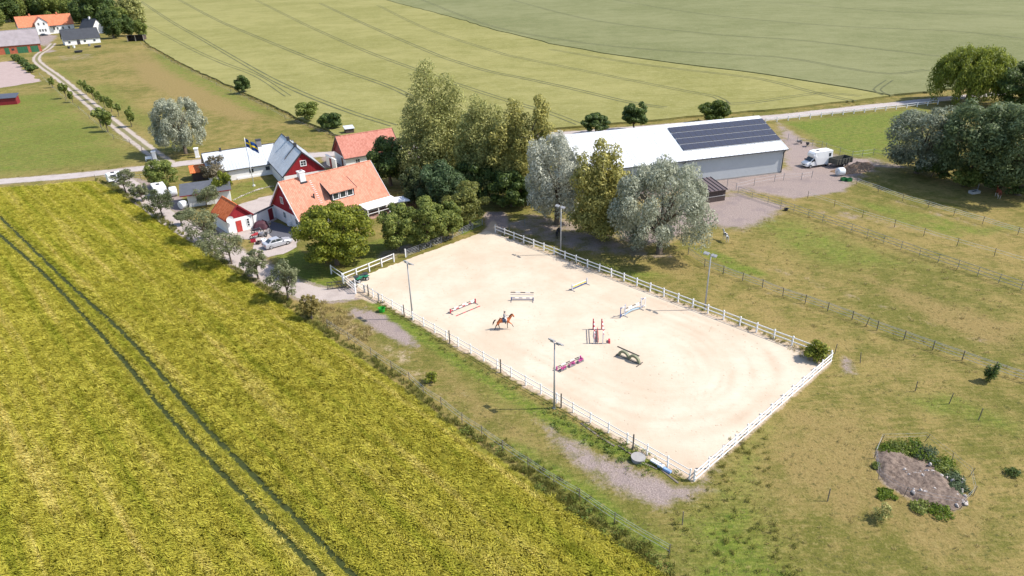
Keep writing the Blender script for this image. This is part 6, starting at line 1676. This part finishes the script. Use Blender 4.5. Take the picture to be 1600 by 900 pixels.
# wrapped bales
def bale(label, loc, r_, L_, rz):
    root = empty('wrapped_bale', loc, rz, label, 'bale')
    n, k = 20, 7; prof = [(-L_ / 2, r_ * .75), (-L_ / 2 + .06, r_ * .94), (-L_ / 2 + .2, r_), (0, r_ * 1.01), (L_ / 2 - .2, r_), (L_ / 2 - .06, r_ * .94), (L_ / 2, r_ * .75)]
    mb = MB(); mb.tube([(x, 0, r_) for x, _ in prof], [q for _, q in prof], n); mb.build('wrap', mat('bale_wrap', (.66, .68, .69), .35, var=.08, scale=4), root, True)
    MB().tube([(-L_ / 2 - .012, 0, r_), (L_ / 2 + .012, 0, r_)], r_ * .3, 12).build('end_fold', mat('bale_fold', (.5, .52, .53), .5), root)
bale('white wrapped bale between the box trailer and the outbuilding', P(272, 306), .95, 1.4, R(30))
bale('white wrapped bale at the corner of the white outbuilding', P(287, 326), .8, 1.2, R(60))
bale('white wrapped bale lying on the manure heap', P(1312, 274), .8, 1.5, R(10))

# ================================================================ small things
# flagpole
fp = empty('flagpole', P(397, 291), 0, 'white flagpole with blue flag bearing a yellow cross on the lawn', 'flagpole')
MB().tube([(0, 0, 0), (0, 0, 5), (0, 0, 10.1)], [.09, .075, .05], 10).build('pole', M_WHITE, fp, True)
MB().box(-.2, .2, -.2, .2, 0, .3).build('base', M_WHITE, fp)
MB().tube([(0, 0, 10.1), (0, 0, 10.18), (0, 0, 10.28)], [.04, .1, .03], 10).build('finial', mat('gold', (.6, .45, .1), .3), fp)
FW, FH = 2.7, 1.7
ft_ = NT('flag_cloth').set(.8, 0, .2)
uvn = ft_.new('ShaderNodeAttribute', attribute_name='fu').outputs['Fac']; uvv = ft_.new('ShaderNodeAttribute', attribute_name='fv').outputs['Fac']
cr1 = ft_.math('LESS_THAN', ft_.math('ABSOLUTE', ft_.math('SUBTRACT', uvn, .375)), .0625); cr2 = ft_.math('LESS_THAN', ft_.math('ABSOLUTE', ft_.math('SUBTRACT', uvv, .5)), .1)
ft_.color(ft_.mix(ft_.math('MAXIMUM', cr1, cr2), (.012, .055, .20), (.78, .53, .02)))
nu, nv = 22, 12; V_, fu, fv = [], [], []
for i in range(nu + 1):
    for k in range(nv + 1):
        u, v = i / nu, k / nv
        x = .06 + FW * u * .86; y = .22 * math.sin(u * 8 + v * 1.5) * u; z = 9.9 - FH * (1 - v) - FW * .5 * u ** 1.3 + .06 * math.sin(u * 11)
        V_.append((x * .98, y - x * .1, z)); fu.append(u); fv.append(v)
Fq = [(i * (nv + 1) + k, (i + 1) * (nv + 1) + k, (i + 1) * (nv + 1) + k + 1, i * (nv + 1) + k + 1) for i in range(nu) for k in range(nv)]
fl = link('flag', np_mesh('flag', V_, Fq, ft_.mat, {'fu': fu, 'fv': fv}, True), fp)
sm = fl.modifiers.new('thick', 'SOLIDIFY'); sm.thickness = .01
# gate pillars
for px, py, lb in ((243, 251, 'white gate pillar of the driveway on the meadow side'), (309, 246, 'white gate pillar of the driveway beside the longhouse')):
    g = empty('gate_pillar', P(px, py), R(20), lb, 'pillar', 'driveway gate pillars')
    part('shaft', M_PLASTER, g, -.4, .4, -.4, .4, 0, 2.1); part('cap', M_WHITE, g, -.52, .52, -.52, .52, 2.1, 2.3); part('foot', M_PLASTER, g, -.46, .46, -.46, .46, 0, .3) if False else part('foot', M_PLASTER, g, -.47, .47, -.47, .47, 0, .25)
bn = empty('garden_bench', P(233, 251), R(20), 'small white garden bench beside the driveway pillar', 'bench')
part('seat', M_WHITE, bn, -.7, .7, -.25, .25, .42, .48); part('backrest', M_WHITE, bn, -.7, .7, .2, .26, .482, 1.0)
for x in (-.62, .62):
    for y in (-.2, .2): part('leg', M_WHITE, bn, x - .04, x + .04, y - .04, y + .04, 0, .42)
# parasol
pa = empty('parasol', P(627, 327), R(20), 'square white parasol on the terrace beside the farmhouse', 'parasol')
MB().tube([(0, 0, 0), (0, 0, 2.4)], .04, 8).build('pole', M_WHITE, pa)
mb = MB(); mb.add([(-1.5, -1.5, 2.0), (1.5, -1.5, 2.0), (1.5, 1.5, 2.0), (-1.5, 1.5, 2.0), (0, 0, 2.5), (-1.5, -1.5, 1.85), (1.5, -1.5, 1.85), (1.5, 1.5, 1.85), (-1.5, 1.5, 1.85)], [(0, 1, 4), (1, 2, 4), (2, 3, 4), (3, 0, 4), (0, 5, 6, 1), (1, 6, 7, 2), (2, 7, 8, 3), (3, 8, 5, 0)])
mb.build('canopy', M_WHITE, pa); part('base', M_DARK, pa, -.3, .3, -.3, .3, 0, .1)
tb = empty('garden_table', P(641, 326), R(35), 'brown garden table on the terrace under the trees', 'table')
part('table_top', mat('teak', (.30, .17, .09), .7), tb, -.9, .9, -.5, .5, .7, .75)
for x in (-.8, .8):
    for y in (-.4, .4): part('leg', mat('teak', (0, 0, 0)), tb, x - .04, x + .04, y - .04, y + .04, 0, .7)
# motorbikes and clutter beside the garage
def motorbike(loc, rz, label, m):
    root = empty('motorbike', loc, rz, label, 'motorbike', 'motorbikes beside the garage')
    for x in (-.72, .72):
        w = MB()
        n = 16
        for k in range(n):
            a0, a1 = 6.283 * k / n, 6.283 * (k + 1) / n
            q = [(x + r_ * math.cos(a), y, .32 + r_ * math.sin(a)) for a in (a0, a1) for r_ in (.32, .2) for y in (-.06, .06)]
            w.add(q, [(0, 4, 5, 1), (2, 3, 7, 6), (0, 2, 6, 4), (1, 5, 7, 3)])
        wl = w.build('wheel', M_TYRE, root); MB().tube([(x, -.04, .32), (x, .04, .32)], .08, 8).build('hub', M_RIM, wl)
    loft([(-.7, .1, .08, .62, .78), (-.3, .14, .12, .5, .82), (.2, .17, .13, .45, .95), (.5, .1, .06, .7, .95)], m, 'body', root)
    part('engine', M_RIM, root, -.25, .25, -.16, .16, .25, .5)
    MB().tube([(.4, -.35, 1.05), (.45, 0, 1.0), (.4, .35, 1.05)], .02, 6).build('handlebar', M_DARK, root)
    for s_ in (-1, 1): MB().bar((.72, s_ * .1, .32), (.48, s_ * .08, 1.0), .04, .04).build('fork', M_RIM, root)
motorbike(P(403, 364), R(15), 'dark motorbike in the clutter between garage and silver car', mat('bike_dark', (.05, .045, .06), .4))
motorbike(P(409, 370), R(-10), 'white and grey motorbike lying nearest the silver car', mat('bike_white', (.55, .55, .58), .4))
motorbike(P(400, 372), R(40), 'red motorbike beside the garage corner', mat('bike_red', (.38, .04, .05), .4))
motorbike(P(419, 366), R(70), 'grey motorbike next to the paving', mat('bike_grey', (.22, .2, .2), .5))
ct = empty('covered_load', P(408, 357), R(15), 'heap under a dark maroon tarpaulin against the white yard wall', 'tarpaulin')
r = np.random.default_rng(5); mb = MB(); nn = 9
for i in range(nn + 1):
    for k in range(nn + 1):
        x, y = (i / nn - .5) * 2.6, (k / nn - .5) * 1.9; e = max(abs(x) / 1.3, abs(y) / .95)
        mb.v.append((x * (1 + .08 * r.normal()), y, max(.02, 1.35 * (1 - e ** 5) + .1 * r.normal() * (e < .95))))
for i in range(nn):
    for k in range(nn): mb.f.append((i * (nn + 1) + k, (i + 1) * (nn + 1) + k, (i + 1) * (nn + 1) + k + 1, i * (nn + 1) + k + 1)); mb.mi.append(0)
mb.build('tarpaulin', mat('maroon_tarp', (.07, .025, .035), .7, var=.3), ct, True)
for i, (px, py, rz, lb, m) in enumerate(((396, 378, .3, 'red plastic crate in the clutter beside the garage', M_REDP), (412, 377, .9, 'pale plastic crate in the clutter beside the silver car', M_VAN), (404, 381, 1.4, 'brown wooden crate in the clutter beside the garage', M_BROWN))):
    cr0 = empty('crate', P(px, py), rz, lb, 'crate')
    part('bottom', m, cr0, -.4, .4, -.3, .3, .02, .08)
    for d in ((-.4, .4, -.3, -.26, .082, .45), (-.4, .4, .26, .3, .082, .45), (-.4, -.36, -.255, .255, .082, .45), (.36, .4, -.255, .255, .082, .45)): part('side', m, cr0, *d)
# black harrow frame at the gate
hw = empty('harrow', P(527, 451), R(12), 'black steel harrow frame standing on the gravel by the gate', 'harrow')
for z in (.12, .62, 1.1): MB().bar((-1.3, 0, z), (1.3, 0, z), .07, .07).build('bar', M_DARK, hw)
for x in (-1.3, -.65, 0, .65, 1.3): MB().bar((x, 0, 0), (x, 0, 1.15), .06, .06).build('upright', M_DARK, hw)
for x in (-1.0, 1.0): MB().bar((x, 0, .6), (x, .9, .03), .06, .06).build('stay', M_DARK, hw)
hw2 = empty('drag_harrow', P(544, 449), R(30), 'flat dark drag harrow with tines lying behind the harrow frame', 'harrow')
for y in (-.8, -.3, .2, .7): MB().bar((-1.2, y, .22), (1.2, y, .22), .06, .06).build('bar', M_DARK, hw2)
for x in (-1.2, 0, 1.2): MB().bar((x, -.8, .28), (x, .7, .28), .06, .06).build('cross_bar', M_DARK, hw2)
for x in np.linspace(-1.1, 1.1, 6): MB().bar((x, -.3, .2), (x + .05, -.35, 0), .03, .03).build('tine', M_DARK, hw2)
# wheelbarrows
def barrow(px, py, rz, lb, m):
    root = empty('wheelbarrow', P(px, py), rz, lb, 'wheelbarrow')
    mb = MB(); mb.add([(-.5, -.35, .85), (.6, -.4, .85), (.6, .4, .85), (-.5, .35, .85), (-.25, -.2, .4), (.35, -.22, .4), (.35, .22, .4), (-.25, .2, .4)], [(4, 5, 6, 7), (0, 4, 7, 3), (1, 2, 6, 5), (0, 1, 5, 4), (3, 7, 6, 2)])
    t = mb.build('tray', m, root); t.modifiers.new('thick', 'SOLIDIFY').thickness = .03
    MB().tube([(.62, -.06, .2), (.62, .06, .2)], .2, 12).build('wheel', M_TYRE, root)
    for s_ in (-1, 1):
        MB().bar((.62, s_ * .09, .2), (-1.1, s_ * .3, .75), .04, .04).build('handle', M_STEEL, root); MB().bar((-.25, s_ * .22, .4), (-.35, s_ * .25, 0), .04, .04).build('leg', M_STEEL, root)
barrow(1248, 225, R(10), 'grey wheelbarrow with white edge on the gravel beside the hall', mat('barrow_grey', (.20, .2, .21), .5))
barrow(1261, 229, R(70), 'dark tipped wheelbarrow beside the grey wheelbarrow', M_DARK)
# heaps
def heap(name, label, cat, poly, h, a, b, seed, lumps=0, rot=0):
    pts_ = PL(poly); cx = sum(p.x for p in pts_) / len(pts_); cy = sum(p.y for p in pts_) / len(pts_)
    root = empty(name, (cx, cy, 0), 0, label, cat)
    xs = np.arange(min(p.x for p in pts_), max(p.x for p in pts_), .22); ys = np.arange(min(p.y for p in pts_), max(p.y for p in pts_), .22)
    X_, Y_ = np.meshgrid(xs, ys); sd = poly_sd(X_, Y_, pts_); r = np.random.default_rng(seed)
    nz = sum(np.sin(X_ * f + r.uniform(0, 6)) * np.sin(Y_ * f * 1.1 + r.uniform(0, 6)) / f for f in (1.1, 2.3, 4.1, 7.0))
    Z_ = np.where(sd > 0, h * np.clip(sd / (h * 2.2), 0, 1) ** .7 * (1 + .5 * nz) + .05 * r.normal(size=X_.shape), -.05)
    v = np.stack([X_.ravel() - cx, Y_.ravel() - cy, Z_.ravel()], 1)
    ii = np.arange(X_.size).reshape(X_.shape)
    q = np.stack([ii[:-1, :-1].ravel(), ii[:-1, 1:].ravel(), ii[1:, 1:].ravel(), ii[1:, :-1].ravel()], 1)
    q = q[(v[q, 2] > -.04).any(1)]
    t = NT(name).set(.95, 0, .1); n1 = t.noise(t.pos(), 2.2, 6, .75); t.color(t.mix(t.ramp(n1, .3, .7), a, b)); t.bump(n1, .8, .2)
    link('mound', np_mesh(name, v, q, t.mat, None, True), root)
    return root
heap('manure_heap', 'brown manure and straw heap beside the horse transporter', 'heap', [(1296, 268), (1330, 258), (1358, 255), (1368, 262), (1350, 270), (1318, 273)], 1.0, (.16, .10, .065), (.36, .25, .17), 3)
rb = heap('rubble_heap', 'grey-brown rubble heap with pale stones inside the tape fence', 'heap', [(1370, 705), (1405, 703), (1445, 722), (1485, 748), (1513, 786), (1490, 798), (1440, 786), (1388, 760), (1368, 735)], .3, (.085, .062, .052), (.25, .19, .15), 4)
r = np.random.default_rng(9)
stone_me = []
for k in range(3):
    bm = bmesh.new(); bmesh.ops.create_icosphere(bm, subdivisions=1, radius=1)
    for v in bm.verts: v.co *= r.uniform(.65, 1.2)
    me = bpy.data.meshes.new('stone'); bm.to_mesh(me); bm.free(); me.materials.append(mat('pale_stone', (.42, .37, .34), .9, var=.25, scale=5)); stone_me.append(me)
for i in range(46):
    if i < 18: px, py = 1500 + r.normal(0, 5), 772 + (i - 9) * 2.4
    elif i < 32: px, py = 1412 + (i - 18) * 3.6, 741 + r.normal(0, 4)
    else: px, py = 1420 + r.uniform(0, 75), 748 + r.uniform(-5, 32)
    q = P(px, py); s_ = r.uniform(.08, .2)
    link('stone', stone_me[i % 3], rb, (q.x - rb.location.x, q.y - rb.location.y, .05 + s_ * .4 + (.15 if i > 17 else 0)), (r.uniform(0, 3), r.uniform(0, 3), r.uniform(0, 6)), (s_ * 1.3, s_, s_ * .8))
# stone edging of the lawn
for i in range(26):
    u = i / 25; px = 365 + 62 * u; py = 313 - 22 * math.sin(u * 1.35)
    q = P(px, py); s_ = random.uniform(.12, .22)
    o = link('edging_stone', stone_me[i % 3], None, (q.x, q.y, s_ * .45), (random.uniform(0, 3), 0, random.uniform(0, 6)), (s_ * 1.3, s_, s_ * .8))
    tag(o, 'pale round stone in the edging between lawn and gravel yard', 'stone', 'edging stones of the lawn')
# concrete lid, tubs, crates
ld = empty('concrete_lid', P(997, 719), 0, 'round pale concrete well lid among the weeds by the arena', 'lid')
MB().tube([(0, 0, 0), (0, 0, .32)], .62, 20).build('ring', mat('pale_concrete', (.30, .285, .27), .9, var=.12), ld); MB().tube([(0, 0, .322), (0, 0, .42)], .68, 20).build('cover', mat('pale_concrete', (0, 0, 0)), ld)
def tub(name, label, px, py, r_, h, m, cat='tub', group=None):
    root = empty(name, P(px, py), 0, label, cat, group)
    mb = MB(); n = 18; pr_ = [(.0, .03), (r_ * .8, .03), (r_, h), (r_ * .94, h), (r_ * .75, .08), (.0, .08)]
    for x, z in pr_: mb.v += [(max(x, .01) * math.cos(6.283 * k / n), max(x, .01) * math.sin(6.283 * k / n), z) for k in range(n)]
    for i in range(len(pr_) - 1):
        for k in range(n): mb.f.append((i * n + k, i * n + (k + 1) % n, (i + 1) * n + (k + 1) % n, (i + 1) * n + k)); mb.mi.append(0)
    mb.build('bowl', m, root)
    for s_ in (-1, 1): MB().box(s_ * r_ - .06, s_ * r_ + .06, -.12, .12, h - .06, h + .02).build('handle', m, root)
tub('water_tub', 'bright green tub on the weedy verge near the arena entrance', 597, 487, .45, .6, mat('bright_green_plastic', (.03, .30, .03), .4))
tub('water_tub', 'black water tub in the far paddock near the pale bare patch', 123, 82, 2.0, .9, M_DARK)
tub('water_tub', 'black water tub in the far paddock closer to the trees', 153, 74, 1.8, .9, M_DARK)
tub('feed_tub', 'small dark tub hanging at the pipe fence near the hall', 1228, 329, .35, .4, M_DARK)
for i, px in enumerate((1318, 1326)):
    g = empty('feed_crate', P(px, 282 + i), R(10), 'green plastic feed crate on the grass below the manure heap', 'crate', 'green feed crates by the manure heap')
    m = mat('crate_green', (.03, .17, .05), .5)
    part('bottom', m, g, -.5, .5, -.4, .4, .02, .1)
    for d in ((-.5, .5, -.4, -.35, .102, .6), (-.5, .5, .35, .4, .102, .6), (-.5, -.45, -.345, .345, .102, .6), (.45, .5, -.345, .345, .102, .6)): part('side', m, g, *d)
tg = empty('water_trough', P(1522, 302), R(15), 'pale stone water trough with upright pipe under the grove', 'trough')
for d in ((-.9, .9, -.5, -.4, 0, .5), (-.9, .9, .4, .5, 0, .5), (-.9, -.8, -.39, .39, 0, .5), (.8, .9, -.39, .39, 0, .5)): part('side', mat('trough_stone', (.36, .35, .34), .9), tg, *d)
part('water', M_GLASS, tg, -.79, .79, -.39, .39, .05, .38); MB().tube([(.95, .3, 0), (.95, .3, 1.6)], .05, 6).build('pipe', M_STEEL, tg)
# folded tarpaulin and boards at the arena corner
bl = empty('tarpaulin_bundle', AP(-.75, 2.6), math.atan2(AV.y, AV.x), 'blue and white plastic bundle under the fence at the arena corner', 'tarpaulin')
bevel(part('fold', mat('blue_plastic', (.22, .33, .52), .4), bl, -.9, .5, -.2, .2, .0, .22), .06); bevel(part('fold', M_VAN, bl, -.1, 1.3, -.18, .24, .222, .4), .06)
for k in range(5):
    q = AP(-1.15 - .22 * (k % 2), 1.6 + k * 2.4); bo = MB().box(-1.1, 1.1, -.09, .09, 0, .05).build('board', M_WOOD); bo.location = (q.x, q.y, .004); bo.rotation_euler = (0, 0, math.atan2(AV.y, AV.x) + random.gauss(0, .12))
    tag(bo, 'grey weathered board lying along the outside of the verge fence', 'board', 'boards along the verge fence')
# far cobs: low stable clutter
for i, (px, py) in enumerate(((108, 76), (116, 75), (140, 72))):
    g = empty('garden_pot', P(px, py), 0, ('round dark shrub pot by the door of the distant black-roofed house', 'pale planter against the distant black-roofed house', 'grey bin at the end of the distant black-roofed house')[i], 'planter')
    MB().tube([(0, 0, 0), (0, 0, 1.1)], [.5, .7], 10).build('pot', (M_DARK, M_VAN, M_STEEL)[i], g); MB().tube([(0, 0, 1.101), (0, 0, 1.2)], .72, 10).build('rim', (M_DARK, M_VAN, M_STEEL)[i], g)
